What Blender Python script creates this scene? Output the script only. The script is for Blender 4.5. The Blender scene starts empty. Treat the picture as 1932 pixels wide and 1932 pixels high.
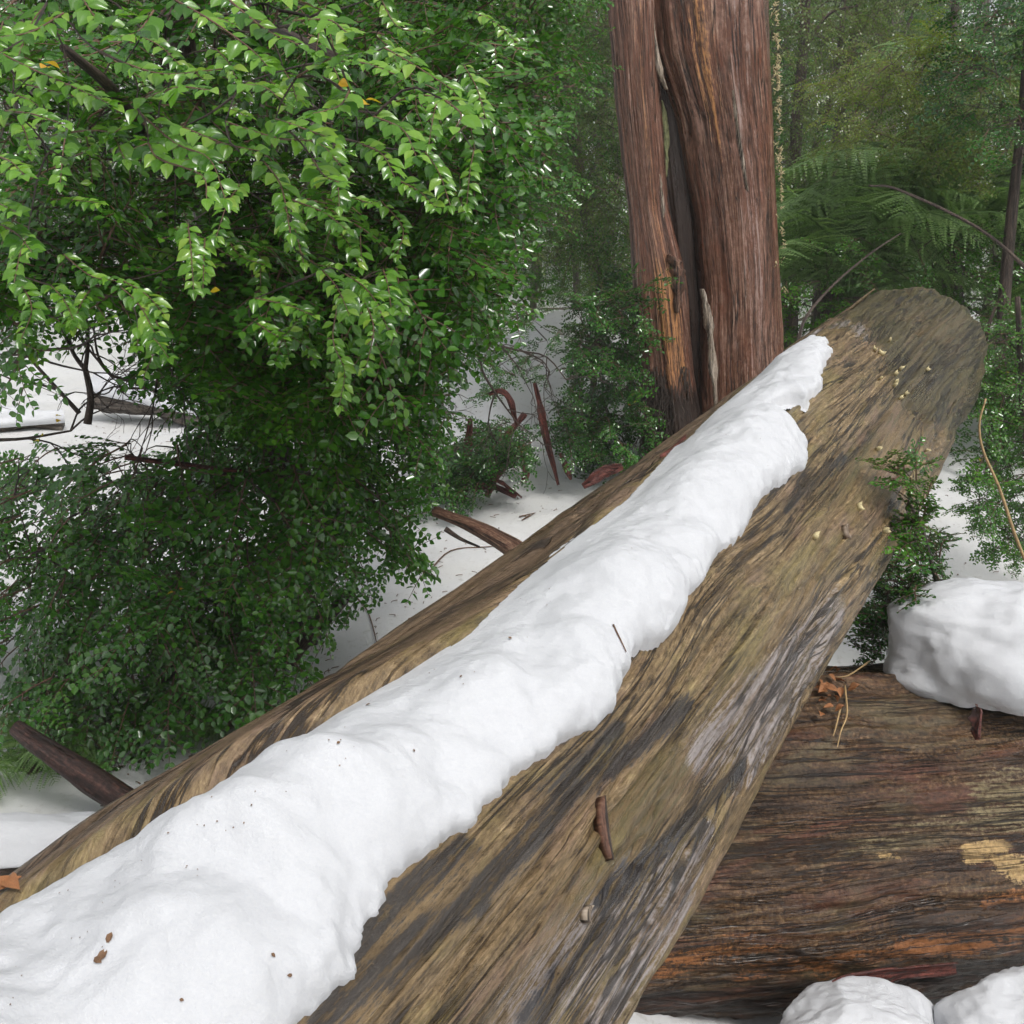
import bpy, math, random
import numpy as np
from mathutils import Vector, Matrix

rng = np.random.default_rng(11)
random.seed(11)
sc = bpy.context.scene
COL = sc.collection
R_ = math.radians

# ------------------------------------------------------------------ camera
CAM = np.array([0.0, 0.0, 1.6])
PITCH = R_(15.5)
FPX = 1856.0                       # focal length for a 1932 px wide frame
cam_d = bpy.data.cameras.new('camera')
cam_d.sensor_width = 36
cam_d.lens = 36 * FPX / 1932
cam_d.clip_end = 400
cam_d.clip_start = 0.05
cam = bpy.data.objects.new('camera', cam_d)
cam.location = CAM
cam.rotation_euler = (R_(90) - PITCH, 0, 0)
COL.objects.link(cam)
sc.camera = cam

# ------------------------------------------------------------------ world, sun, exposure
SUN_EL, SUN_AZ = R_(58), R_(150)    # azimuth measured clockwise from +Y
world = bpy.data.worlds.new('World')
sc.world = world
world.use_nodes = True
wn, wl = world.node_tree.nodes, world.node_tree.links
bg = wn['Background']
sky = wn.new('ShaderNodeTexSky')
sky.sky_type = 'NISHITA'
sky.sun_disc = False
sky.sun_elevation = SUN_EL
sky.sun_rotation = SUN_AZ
sky.air_density = 1.0
sky.dust_density = 4.0
hs = wn.new('ShaderNodeHueSaturation')
hs.inputs['Saturation'].default_value = 0.22
wl.new(sky.outputs[0], hs.inputs['Color'])
wl.new(hs.outputs[0], bg.inputs[0])
bg.inputs[1].default_value = 0.12
sun_d = bpy.data.lights.new('sun', 'SUN')
sun_d.energy = 1.5
sun_d.angle = R_(14)
sun_d.color = (1.0, 0.97, 0.93)
sun = bpy.data.objects.new('sun', sun_d)
sd = Vector((math.sin(SUN_AZ) * math.cos(SUN_EL), math.cos(SUN_AZ) * math.cos(SUN_EL), math.sin(SUN_EL)))
sun.rotation_euler = sd.to_track_quat('Z', 'Y').to_euler()
COL.objects.link(sun)
sc.view_settings.view_transform = 'Standard'
sc.view_settings.look = 'None'
sc.view_settings.gamma = 1
sc.view_settings.exposure = 0.55
sc.cycles.use_denoising = True
sc.cycles.use_adaptive_sampling = True
sc.cycles.adaptive_threshold = 0.015
sc.cycles.denoising_prefilter = 'FAST'
sc.cycles.max_bounces = 5
sc.cycles.diffuse_bounces = 3
sc.cycles.glossy_bounces = 2
sc.cycles.transmission_bounces = 2
sc.cycles.transparent_max_bounces = 4
sc.cycles.volume_bounces = 0
sc.cycles.caustics_reflective = False
sc.cycles.caustics_refractive = False

# ------------------------------------------------------------------ helpers
cF = np.array([0, math.cos(PITCH), -math.sin(PITCH)])
cU = np.array([0, math.sin(PITCH), math.cos(PITCH)])
cX = np.array([1.0, 0, 0])


def ray(px, py):
    d = cF + (px - 966) / FPX * cX + (966 - py) / FPX * cU
    return d / np.linalg.norm(d)


def at(px, py, y):
    """world point at forward distance y seen along a direction of the survey picture"""
    d = ray(px, py)
    return CAM + d * ((y - CAM[1]) / d[1])


def unit(v):
    v = np.asarray(v, float)
    return v / (np.linalg.norm(v, axis=-1, keepdims=True) + 1e-12)


def _hash(i, j, k, seed):
    with np.errstate(over='ignore'):
        h = (i.astype(np.int64) * 374761393 + j.astype(np.int64) * 668265263 + k.astype(np.int64) * 2147483647 + seed * 974711) & 0xffffffff
        h = ((h ^ (h >> 13)) * 1274126177) & 0xffffffff
        h = ((h ^ (h >> 16)) * 2246822519) & 0xffffffff
        h = h ^ (h >> 15)
    return (h & 0xffffff) / float(0xffffff)


def vnoise(p, seed=0):
    p = np.asarray(p, float)
    f = np.floor(p)
    t = p - f
    t = t * t * t * (t * (t * 6 - 15) + 10)
    f = f.astype(np.int64)
    r = 0
    for a in (0, 1):
        wa = t[..., 0] if a else 1 - t[..., 0]
        for b in (0, 1):
            wb = t[..., 1] if b else 1 - t[..., 1]
            for c in (0, 1):
                wc = t[..., 2] if c else 1 - t[..., 2]
                r = r + wa * wb * wc * _hash(f[..., 0] + a, f[..., 1] + b, f[..., 2] + c, seed)
    return r * 2 - 1


def fbm(p, oct=4, seed=0, gain=0.5):
    p = np.asarray(p, float)
    r = 0
    a = 1.0
    for o in range(oct):
        r = r + a * vnoise(p * (2.03 ** o) + 17.3 * o, seed + o)
        a *= gain
    return r


def stack(*c):
    return np.stack(np.broadcast_arrays(*c), -1)


def smooth(a, b, x):
    t = np.clip((x - a) / (b - a), 0, 1)
    return t * t * (3 - 2 * t)


def mesh_np(name, V, Fc, mat=None, attrs=None, shade=True):
    """V (n,3), Fc (m,3|4) index array (or list of such) -> mesh"""
    me = bpy.data.meshes.new(name)
    V = np.asarray(V, np.float32).reshape(-1, 3)
    fl = Fc if isinstance(Fc, list) else [Fc]
    fl = [np.asarray(f, np.int32) for f in fl if len(f)]
    nl = sum(f.size for f in fl)
    nf = sum(len(f) for f in fl)
    me.vertices.add(len(V))
    me.vertices.foreach_set('co', V.ravel())
    me.loops.add(nl)
    me.loops.foreach_set('vertex_index', np.concatenate([f.ravel() for f in fl]))
    me.polygons.add(nf)
    tot = np.concatenate([np.full(len(f), f.shape[1], np.int32) for f in fl])
    st = np.concatenate([[0], np.cumsum(tot)[:-1]]).astype(np.int32)
    me.polygons.foreach_set('loop_start', st)
    if shade:
        me.polygons.foreach_set('use_smooth', np.ones(nf, bool))
    me.update(calc_edges=True)
    for k, a in (attrs or {}).items():
        a = np.asarray(a, np.float32)
        if a.ndim == 2:
            at_ = me.attributes.new(k, 'FLOAT_VECTOR', 'POINT')
            at_.data.foreach_set('vector', a.ravel())
        else:
            at_ = me.attributes.new(k, 'FLOAT', 'POINT')
            at_.data.foreach_set('value', a.ravel())
    if mat:
        me.materials.append(mat)
    return me


def put(name, me, parent=None, label=None, cat=None, group=None, kind=None):
    o = bpy.data.objects.new(name, me)
    COL.objects.link(o)
    if parent is not None:
        o.parent = parent
        o.matrix_parent_inverse = Matrix.Translation(-parent.location)
    tag(o, label, cat, group, kind)
    return o


def tag(o, label=None, cat=None, group=None, kind=None):
    if label: o['label'] = label
    if cat: o['category'] = cat
    if group: o['group'] = group
    if kind: o['kind'] = kind
    return o


def thing(name, loc, label, cat, group=None):
    o = bpy.data.objects.new(name, None)
    o.empty_display_size = 0.1
    o.location = Vector([float(c) for c in loc])
    COL.objects.link(o)
    return tag(o, label, cat, group)


def grid_faces(n, m, wrap=False):
    i = np.arange(n - 1)[:, None]
    j = np.arange(m if wrap else m - 1)[None, :]
    j2 = (j + 1) % m
    return np.stack([i * m + j, i * m + j2, (i + 1) * m + j2, (i + 1) * m + j], -1).reshape(-1, 4)


def resample(pts, n):
    pts = np.asarray(pts, float)
    if len(pts) == 2:
        t = np.linspace(0, 1, n)[:, None]
        return pts[0] * (1 - t) + pts[1] * t
    P = np.vstack([2 * pts[0] - pts[1], pts, 2 * pts[-1] - pts[-2]])
    seg = np.linspace(0, len(pts) - 1 - 1e-9, n)
    i = seg.astype(int)
    t = (seg - i)[:, None]
    p0, p1, p2, p3 = P[i], P[i + 1], P[i + 2], P[i + 3]
    return 0.5 * (2 * p1 + (p2 - p0) * t + (2 * p0 - 5 * p1 + 4 * p2 - p3) * t * t + (3 * p1 - p0 - 3 * p2 + p3) * t ** 3)


def frames(C):
    T = unit(np.gradient(C, axis=0))
    up = np.array([0, 0, 1.0]) if abs(T[0][2]) < 0.9 else np.array([1.0, 0, 0])
    N = []
    n = unit(up - T[0] * (up @ T[0]))
    for t in T:
        n = unit(n - t * (n @ t))
        N.append(n)
    N = np.array(N)
    return T, N, np.cross(T, N)


def tube(pts, r0, r1, sides=6, n=None, rough=0.0, seed=0, cap=True, rpow=1.0):
    """returns V, F, guv"""
    n = n or max(4, 3 * len(pts))
    Cn = resample(pts, n)
    T, N, B = frames(Cn)
    t = np.linspace(0, 1, n)
    r = r0 + (r1 - r0) * t ** rpow
    th = np.linspace(0, 2 * np.pi, sides, endpoint=False)
    rr = r[:, None] * np.ones(sides)[None]
    L = np.concatenate([[0], np.cumsum(np.linalg.norm(np.diff(Cn, axis=0), axis=1))])
    if rough:
        q = stack(L[:, None] * 5, np.cos(th)[None] * 2, np.sin(th)[None] * 2)
        rr = rr * (1 + rough * fbm(q, 3, seed))
    V = Cn[:, None] + rr[..., None] * (np.cos(th)[None, :, None] * N[:, None] + np.sin(th)[None, :, None] * B[:, None])
    F = [grid_faces(n, sides, True)]
    guv = stack(L[:, None] * np.ones(sides)[None], th[None] * r0 * np.ones(n)[:, None], 0 * rr)
    V = V.reshape(-1, 3)
    guv = guv.reshape(-1, 3)
    if cap:
        V = np.vstack([V, Cn[0], Cn[-1]])
        guv = np.vstack([guv, guv[0], guv[-1]])
        a, b = len(V) - 2, len(V) - 1
        j = np.arange(sides)
        j2 = (j + 1) % sides
        F.append(np.stack([np.full(sides, a), j2, j], -1))
        o = (n - 1) * sides
        F.append(np.stack([np.full(sides, b), o + j, o + j2], -1))
    return V, F, guv


class Acc:
    """collects pieces of one mesh"""
    def __init__(s): s.V, s.F3, s.F4, s.A, s.n = [], [], [], {}, 0

    def add(s, V, F, **attrs):
        for f in (F if isinstance(F, list) else [F]):
            if len(f): (s.F3 if f.shape[1] == 3 else s.F4).append(f + s.n)
        s.V.append(V)
        for k, a in attrs.items():
            s.A.setdefault(k, []).append(np.broadcast_to(a, (len(V),)) if np.ndim(a) == 0 else a)
        s.n += len(V)

    def mesh(s, name, mat, shade=True):
        F = []
        if s.F3: F.append(np.concatenate(s.F3))
        if s.F4: F.append(np.concatenate(s.F4))
        return mesh_np(name, np.concatenate(s.V), F, mat, {k: np.concatenate(a) for k, a in s.A.items()}, shade)


# ------------------------------------------------------------------ materials
class NT:
    def __init__(s, name):
        s.m = bpy.data.materials.new(name)
        s.m.use_nodes = True
        s.n, s.l = s.m.node_tree.nodes, s.m.node_tree.links
        s.b = s.n['Principled BSDF']
        s.out = s.n['Material Output']

    def set(s, node, inp, v):
        i = node.inputs[inp]
        if isinstance(v, bpy.types.NodeSocket): s.l.new(v, i)
        else: i.default_value = v

    def attr(s, name, vec=False):
        a = s.n.new('ShaderNodeAttribute'); a.attribute_name = name
        return a.outputs['Vector' if vec else 'Fac']

    def mapping(s, v, scale, loc=(0, 0, 0)):
        m = s.n.new('ShaderNodeMapping')
        s.l.new(v, m.inputs[0]); m.inputs['Scale'].default_value = scale; m.inputs['Location'].default_value = loc
        return m.outputs[0]

    def noise(s, v, scale=1.0, detail=6, rough=0.6, dist=0.0):
        t = s.n.new('ShaderNodeTexNoise')
        if v is not None: s.l.new(v, t.inputs['Vector'])
        t.inputs['Scale'].default_value = scale; t.inputs['Detail'].default_value = detail
        t.inputs['Roughness'].default_value = rough; t.inputs['Distortion'].default_value = dist
        return t.outputs['Fac']

    def ramp(s, f, stops, interp='LINEAR'):
        r = s.n.new('ShaderNodeValToRGB'); s.l.new(f, r.inputs[0])
        e = r.color_ramp.elements
        r.color_ramp.interpolation = interp
        while len(e) < len(stops): e.new(0.5)
        for k, (p, c) in enumerate(stops):
            e[k].position = p
            e[k].color = (*c, 1) if len(c) == 3 else c
        return r.outputs[0]

    def mix(s, f, a, b, mode='MIX'):
        m = s.n.new('ShaderNodeMix'); m.data_type = 'RGBA'; m.blend_type = mode
        for k, v in ((0, f), (6, a), (7, b)):
            if isinstance(v, bpy.types.NodeSocket): s.l.new(v, m.inputs[k])
            else: m.inputs[k].default_value = (*v, 1) if isinstance(v, tuple) and len(v) == 3 else v
        return m.outputs[2]

    def math(s, op, a, b=0.0, clamp=False):
        m = s.n.new('ShaderNodeMath'); m.operation = op; m.use_clamp = clamp
        for k, v in ((0, a), (1, b)):
            if isinstance(v, bpy.types.NodeSocket): s.l.new(v, m.inputs[k])
            else: m.inputs[k].default_value = v
        return m.outputs[0]

    def rng(s, v, a, b, c=0.0, d=1.0):
        m = s.n.new('ShaderNodeMapRange'); s.l.new(v, m.inputs[0])
        for k, x in ((1, a), (2, b), (3, c), (4, d)): m.inputs[k].default_value = x
        return m.outputs[0]

    def bump(s, h, strength=0.5, dist=0.01, normal=None):
        b = s.n.new('ShaderNodeBump'); s.l.new(h, b.inputs['Height'])
        b.inputs['Strength'].default_value = strength; b.inputs['Distance'].default_value = dist
        if normal is not None: s.l.new(normal, b.inputs['Normal'])
        return b.outputs[0]


def wood(name, stops, grain=(2.4, 56), fine=(9, 270), masks=(), rough=(0.28, 0.6), patch=None, bump=0.7, spec=0.5, crack=0.9, speck=0.4, lines=((1.1, 22, 0.026), (2.2, 55, 0.034))):
    t = NT(name)
    g = t.attr('guv', True)
    n1 = t.noise(t.mapping(g, (grain[0], grain[1], 1)), 1.0, 8, 0.70, 0.15)
    n2 = t.noise(t.mapping(g, (fine[0], fine[1], 1), (3, 7, 0)), 1.0, 6, 0.7)
    sp = t.noise(t.mapping(g, (fine[0] * 5, fine[1] * 0.55, 1), (5, 2, 0)), 1.0, 5, 0.8)
    n3 = t.noise(t.mapping(g, (2.2, 5.5, 1), (9, 1, 0)), 1.0, 4, 0.55)
    a = (1 - speck) / 2
    f = t.math('ADD', t.math('ADD', t.math('MULTIPLY', n1, a), t.math('MULTIPLY', n2, a)), t.math('MULTIPLY', sp, speck))
    f = t.rng(f, 0.41, 0.59)
    c = t.ramp(f, stops)
    if patch:
        for (col, lo, hi, off) in patch:
            pn = t.noise(t.mapping(g, (2.6, 9.0, 1), (off, off * 2.3, 0)), 1.0, 8, 0.7, 0.4)
            c = t.mix(t.math('MULTIPLY', t.rng(pn, lo, hi), 0.85), c, t.mix(f, tuple(0.45 * x for x in col), tuple(1.4 * x for x in col)))
    wetk = None
    for (an, col, thr) in masks:
        m = t.attr(an)
        e = t.math('ADD', t.math('MULTIPLY', t.math('SUBTRACT', n1, 0.5), 2.2), t.math('MULTIPLY', t.math('SUBTRACT', n2, 0.5), 1.3))
        e = t.math('ADD', e, t.math('MULTIPLY', t.math('SUBTRACT', sp, 0.5), 1.3))
        k = t.rng(t.math('ADD', m, e), thr - 0.05, thr + 0.16)
        k = t.math('MULTIPLY', k, t.rng(m, 0.02, 0.2))
        if an == 'wet': wetk = k; continue
        c = t.mix(t.math('MULTIPLY', k, 0.9), c, t.mix(f, tuple(0.45 * x for x in col), tuple(1.5 * x for x in col)))
    tot = None
    for q, (lx, ly, lw) in enumerate(lines):
        ck = t.noise(t.mapping(g, (lx, ly, 1), (21 + 9 * q, 4, 0)), 1.0, 5, 0.6, 0.4)
        ln = t.rng(t.math('ABSOLUTE', t.math('SUBTRACT', ck, 0.5)), lw * 0.3, lw, 1.0, 0.0)
        gate = t.noise(t.mapping(g, (1.7, 8, 1), (31 + q, 5, 0)), 1.0, 3, 0.5)
        ln = t.math('MULTIPLY', ln, t.rng(gate, 0.44, 0.54))
        tot = ln if tot is None else t.math('MAXIMUM', tot, ln)
    c = t.mix(t.math('MULTIPLY', tot, crack), c, (0.012, 0.008, 0.006))
    t.set(t.b, 'Base Color', c)
    ro = t.rng(n3, 0.3, 0.7, rough[0], rough[1])
    if wetk is not None: ro = t.math('SUBTRACT', ro, t.math('MULTIPLY', wetk, 0.3))
    t.set(t.b, 'Roughness', ro)
    t.set(t.b, 'Specular IOR Level', spec)
    h = t.math('ADD', t.math('MULTIPLY', n1, 0.5), t.math('MULTIPLY', t.math('ADD', n2, sp), 0.35))
    h = t.math('SUBTRACT', h, t.math('MULTIPLY', tot, 0.6))
    t.set(t.b, 'Normal', t.bump(h, bump, 0.02))
    return t.m


def leaf_mat(name, stops, rough=0.32, trans=0.3, spec=0.5, objrand=False):
    t = NT(name)
    if objrand:
        oi = t.n.new('ShaderNodeObjectInfo'); f = oi.outputs['Random']
    else:
        f = t.attr('rnd')
    c = t.ramp(f, stops)
    t.set(t.b, 'Base Color', c)
    t.set(t.b, 'Roughness', rough)
    t.set(t.b, 'Specular IOR Level', spec)
    tr = t.n.new('ShaderNodeBsdfTranslucent')
    t.set(tr, 'Color', t.mix(1.0, c, (1.25, 1.35, 0.75), 'MULTIPLY'))
    mx = t.n.new('ShaderNodeMixShader')
    mx.inputs[0].default_value = trans
    t.l.new(t.b.outputs[0], mx.inputs[1]); t.l.new(tr.outputs[0], mx.inputs[2])
    t.l.new(mx.outputs[0], t.out.inputs['Surface'])
    return t.m


def snow_mat(name, dirt=0.0, tint=(0.60, 0.61, 0.625)):
    t = NT(name)
    co = t.n.new('ShaderNodeTexCoord').outputs['Object']
    n1 = t.noise(co, 5.0, 5, 0.6)
    n2 = t.noise(co, 300.0, 4, 0.85)
    n4 = t.noise(co, 42.0, 4, 0.6)
    c = t.mix(t.rng(n1, 0.35, 0.7), tint, tuple(x * 0.955 for x in tint))
    if dirt:
        n3 = t.noise(co, 26.0, 7, 0.75)
        c = t.mix(t.math('MULTIPLY', t.rng(n3, 0.56, 0.74), dirt), c, (0.30, 0.27, 0.21))
        n5 = t.noise(co, 2.0, 4, 0.6)
        c = t.mix(t.math('MULTIPLY', t.rng(n5, 0.4, 0.65), dirt * 0.6), c, (0.66, 0.65, 0.60))
    t.set(t.b, 'Base Color', c)
    t.set(t.b, 'Roughness', 0.62)
    t.set(t.b, 'Specular IOR Level', 0.25)
    h = t.math('ADD', t.math('MULTIPLY', n2, 0.35), t.math('MULTIPLY', n4, 0.65))
    c = t.mix(t.rng(n2, 0.34, 0.62, 0.45, 0.0), c, (0.50, 0.52, 0.56))
    t.set(t.b, 'Base Color', c)
    t.set(t.b, 'Normal', t.bump(h, 0.42, 0.012))
    return t.m


def plain(name, col, rough=0.6, var=0.35, scale=20.0):
    t = NT(name)
    co = t.n.new('ShaderNodeTexCoord').outputs['Object']
    n = t.noise(co, scale, 5, 0.65)
    c = t.mix(t.rng(n, 0.3, 0.7), tuple(x * (1 - var) for x in col), tuple(x * (1 + var) for x in col))
    t.set(t.b, 'Base Color', c)
    t.set(t.b, 'Roughness', rough)
    t.set(t.b, 'Normal', t.bump(n, 0.4, 0.01))
    return t.m


M_snow = snow_mat('snow')
M_ground = snow_mat('ground_snow', 0.85, (0.66, 0.66, 0.65))
M_log = wood('weathered_log', [(0, (0.036, 0.022, 0.009)), (0.26, (0.115, 0.076, 0.035)), (0.55, (0.195, 0.133, 0.066)), (0.8, (0.285, 0.2, 0.107)), (1, (0.46, 0.34, 0.19))],
             patch=[((0.20, 0.155, 0.06), 0.5, 0.62, 3), ((0.23, 0.15, 0.105), 0.53, 0.64, 11), ((0.10, 0.075, 0.045), 0.56, 0.68, 19)],
             masks=[('moss', (0.068, 0.056, 0.024), 0.45), ('rim', (0.125, 0.082, 0.052), 0.42), ('grey', (0.23, 0.205, 0.20), 0.55), ('wet', (0, 0, 0), 0.35), ('black', (0.02, 0.02, 0.022), 0.66)], rough=(0.2, 0.42), bump=0.6, spec=0.5)  # grey mask tints the sheen in as colour; wet mask lowers roughness there
M_log2 = wood('wet_dark_log', [(0, (0.012, 0.006, 0.003)), (0.35, (0.052, 0.027, 0.012)), (0.65, (0.105, 0.058, 0.027)), (1, (0.22, 0.135, 0.07))],
              grain=(3.2, 40), fine=(18, 150), patch=[((0.115, 0.09, 0.05), 0.5, 0.62, 5), ((0.10, 0.04, 0.025), 0.5, 0.62, 17), ((0.035, 0.022, 0.016), 0.52, 0.64, 23)],
              masks=[('rust', (0.25, 0.10, 0.035), 0.55), ('olive', (0.16, 0.13, 0.07), 0.55), ('black', (0.018, 0.012, 0.010), 0.5), ('pale', (0.40, 0.27, 0.12), 0.5)], rough=(0.14, 0.42), bump=0.55, spec=0.4, speck=0.5)
M_trunk = wood('red_brown_trunk', [(0, (0.028, 0.011, 0.007)), (0.3, (0.10, 0.043, 0.026)), (0.6, (0.185, 0.092, 0.06)), (0.85, (0.30, 0.18, 0.13)), (1, (0.46, 0.32, 0.25))],
               grain=(1.0, 30), fine=(5, 120), patch=[((0.25, 0.15, 0.115), 0.54, 0.68, 7), ((0.15, 0.055, 0.03), 0.48, 0.62, 13)],
               masks=[('orange', (0.42, 0.20, 0.075), 0.5), ('grey', (0.23, 0.165, 0.145), 0.6), ('black', (0.014, 0.010, 0.008), 0.5)], rough=(0.16, 0.42), bump=0.32, spec=0.45, speck=0.25, lines=((0.6, 16, 0.022), (1.4, 30, 0.024)))
M_bark = wood('branch_bark', [(0, (0.02, 0.012, 0.009)), (0.5, (0.065, 0.042, 0.03)), (1, (0.16, 0.115, 0.085))], grain=(4, 60), fine=(14, 200), rough=(0.4, 0.7))
M_twig = plain('twig_bark', (0.12, 0.066, 0.04), 0.55, 0.4, 30)
M_redbark = wood('red_bark', [(0, (0.02, 0.005, 0.004)), (0.5, (0.085, 0.019, 0.013)), (1, (0.22, 0.06, 0.04))], grain=(3, 50), fine=(10, 150), rough=(0.2, 0.5))
M_stub = wood('stub_wood', [(0, (0.03, 0.014, 0.009)), (0.45, (0.14, 0.065, 0.04)), (0.8, (0.26, 0.155, 0.10)), (1, (0.36, 0.25, 0.18))], grain=(4, 60), fine=(12, 200), rough=(0.35, 0.65))
M_darkbr = wood('dark_red_branch', [(0, (0.012, 0.006, 0.005)), (0.5, (0.04, 0.018, 0.014)), (1, (0.13, 0.06, 0.045))], grain=(4, 40), fine=(14, 140), rough=(0.3, 0.6))
M_pale = wood('pale_splinter', [(0, (0.16, 0.11, 0.08)), (0.5, (0.36, 0.29, 0.22)), (1, (0.6, 0.52, 0.44))], grain=(3, 60), rough=(0.35, 0.6))
M_grtrunk = wood('far_trunk_bark', [(0, (0.035, 0.027, 0.02)), (0.5, (0.10, 0.078, 0.06)), (1, (0.22, 0.185, 0.15))], grain=(0.8, 9), fine=(3, 40), rough=(0.5, 0.8))
M_moss = plain('moss', (0.15, 0.155, 0.07), 0.8, 0.5, 60)
M_litter = plain('litter', (0.13, 0.07, 0.035), 0.6, 0.6, 40)
M_dead = plain('dead_leaf', (0.33, 0.14, 0.055), 0.5, 0.5, 60)
M_straw = plain('straw', (0.42, 0.29, 0.14), 0.5, 0.3, 60)
M_speck = plain('lichen', (0.52, 0.44, 0.24), 0.6, 0.3, 60)

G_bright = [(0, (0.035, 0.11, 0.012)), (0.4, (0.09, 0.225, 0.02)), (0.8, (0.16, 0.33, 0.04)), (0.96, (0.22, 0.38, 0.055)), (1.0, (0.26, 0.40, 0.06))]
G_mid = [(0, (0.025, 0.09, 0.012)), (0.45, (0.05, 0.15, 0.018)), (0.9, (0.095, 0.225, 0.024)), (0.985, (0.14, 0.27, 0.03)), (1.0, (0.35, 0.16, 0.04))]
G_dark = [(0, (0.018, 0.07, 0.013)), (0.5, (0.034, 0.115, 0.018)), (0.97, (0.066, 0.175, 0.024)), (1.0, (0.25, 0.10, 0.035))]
G_olive = [(0, (0.085, 0.135, 0.042)), (0.5, (0.13, 0.19, 0.058)), (1.0, (0.20, 0.26, 0.08))]
G_fern = [(0, (0.11, 0.20, 0.06)), (0.5, (0.16, 0.27, 0.085)), (1.0, (0.26, 0.38, 0.15))]
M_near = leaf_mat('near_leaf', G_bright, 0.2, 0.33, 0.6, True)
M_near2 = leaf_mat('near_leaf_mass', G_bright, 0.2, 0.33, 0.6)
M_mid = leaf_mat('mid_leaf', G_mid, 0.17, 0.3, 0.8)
M_dark = leaf_mat('dark_leaf', G_dark, 0.17, 0.25, 0.8)
M_low = leaf_mat('low_leaf', [(0, (0.03, 0.10, 0.016)), (0.5, (0.055, 0.165, 0.024)), (0.9, (0.10, 0.235, 0.032)), (0.985, (0.14, 0.27, 0.035)), (1.0, (0.3, 0.13, 0.04))], 0.17, 0.3, 0.8)
M_olive = leaf_mat('olive_leaf', G_olive, 0.25, 0.42, 0.8)
M_fern = leaf_mat('fern_leaf', G_fern, 0.4, 0.35)
M_yg = leaf_mat('yellow_green_leaf', [(0, (0.09, 0.15, 0.02)), (0.6, (0.16, 0.22, 0.03)), (1, (0.24, 0.28, 0.05))], 0.25, 0.42, 0.8)
M_yellow = leaf_mat('yellow_leaf', [(0, (0.62, 0.46, 0.02)), (1, (0.62, 0.34, 0.03))], 0.35, 0.3, 0.5, True)


# ------------------------------------------------------------------ ground
def ground_z(x, y):
    x = np.asarray(x, float); y = np.asarray(y, float)
    z = 0.055 * np.maximum(0, y - 4.2) * smooth(-3.0, 0.6, x) * (1 - smooth(9, 16, y)) + 0.28 * smooth(9, 16, y) * smooth(-3, 0.6, x)
    z = z - 0.34 * smooth(0.1, 0.9, x) * (1 - smooth(3.2, 6.0, y))
    z = z + 0.30 * np.maximum(0, y - 17) ** 1.12 * 0.55          # rising forested slope far behind
    # snow bank behind the red bark
    u = (x - 0.10) * 0.93 + (y - 8.3) * 0.2
    v = -(x - 0.10) * 0.2 + (y - 8.3) * 0.93
    z = z + 0.80 * np.exp(-(v / 0.70) ** 2) * smooth(-1.6, 0.5, u) * (1 - smooth(0.7, 1.8, u))
    z = z + 0.05 * fbm(stack(x * 2.3, y * 2.3, 4), 3, 15) * np.exp(-(v / 1.2) ** 2) * smooth(-1.9, -0.6, u) + 0.032 * fbm(stack(x * 1.1, y * 1.1, 0), 3, 5) * (1 + smooth(6, 14, y) * 2.2) + 0.010 * fbm(stack(x * 5, y * 5, 2), 2, 9)
    return z


def build_ground():
    # fine near, coarse far; one sheet
    def axis(a):
        return np.sign(a) * (np.abs(a) * 4.0 + np.abs(a) ** 4 * 60)
    xs = axis(np.linspace(-1, 1, 301))
    ys = np.concatenate([np.linspace(-40, -2, 30)[:-1], np.linspace(-2, 12, 330)[:-1], 12 + 70 * np.linspace(0, 1, 110) ** 1.6])
    X, Y = np.meshgrid(xs, ys)
    V = stack(X, Y, ground_z(X, Y))
    me = mesh_np('ground', V.reshape(-1, 3), grid_faces(len(ys), len(xs)), M_ground)
    put('ground', me, kind='structure', label='snow covered forest floor strewn with twigs and litter')


build_ground()


# ------------------------------------------------------------------ logs
class Log:
    """a round log along an axis; (s, theta) addresses its surface, theta 0 = up, + = camera right side"""
    def __init__(s, p0, D, R):
        s.p0, s.D, s.R = np.asarray(p0, float), unit(D), R
        s.N = unit(np.array([0, 0, 1.0]) - s.D * s.D[2])
        s.B = np.cross(s.D, s.N)

    def hit(s, px, py, R=None):
        R = R or s.R
        d = ray(px, py)
        o = CAM - s.p0
        dp = d - s.D * (d @ s.D)
        op = o - s.D * (o @ s.D)
        a, b, c = dp @ dp, 2 * dp @ op, op @ op - R * R
        disc = b * b - 4 * a * c
        t = (-b - math.sqrt(disc)) / (2 * a) if disc > 0 else -b / (2 * a)
        q = o + d * t
        return q @ s.D, math.atan2(q @ s.B, q @ s.N)

    def point(s, S, TH, r):
        S, TH, r = np.broadcast_arrays(S, TH, r)
        return s.p0 + S[..., None] * s.D + r[..., None] * (np.cos(TH)[..., None] * s.N + np.sin(TH)[..., None] * s.B)


def inside_dist(S, W, poly):
    """signed distance (inside positive) of points (S, W) to a closed polygon"""
    x, y = S.ravel(), W.ravel()
    d = np.full(x.shape, 1e9)
    ins = np.zeros(x.shape, bool)
    n = len(poly)
    for i in range(n):
        x0, y0 = poly[i]; x1, y1 = poly[(i + 1) % n]
        ex, ey = x1 - x0, y1 - y0
        t = np.clip(((x - x0) * ex + (y - y0) * ey) / (ex * ex + ey * ey + 1e-12), 0, 1)
        d = np.minimum(d, np.hypot(x - x0 - t * ex, y - y0 - t * ey))
        c = (y0 > y) != (y1 > y)
        with np.errstate(divide='ignore', invalid='ignore'):
            ins ^= c & (x < ex * (y - y0) / (ey if ey else 1e-12) + x0)
    return np.where(ins, d, -d).reshape(S.shape)


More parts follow.
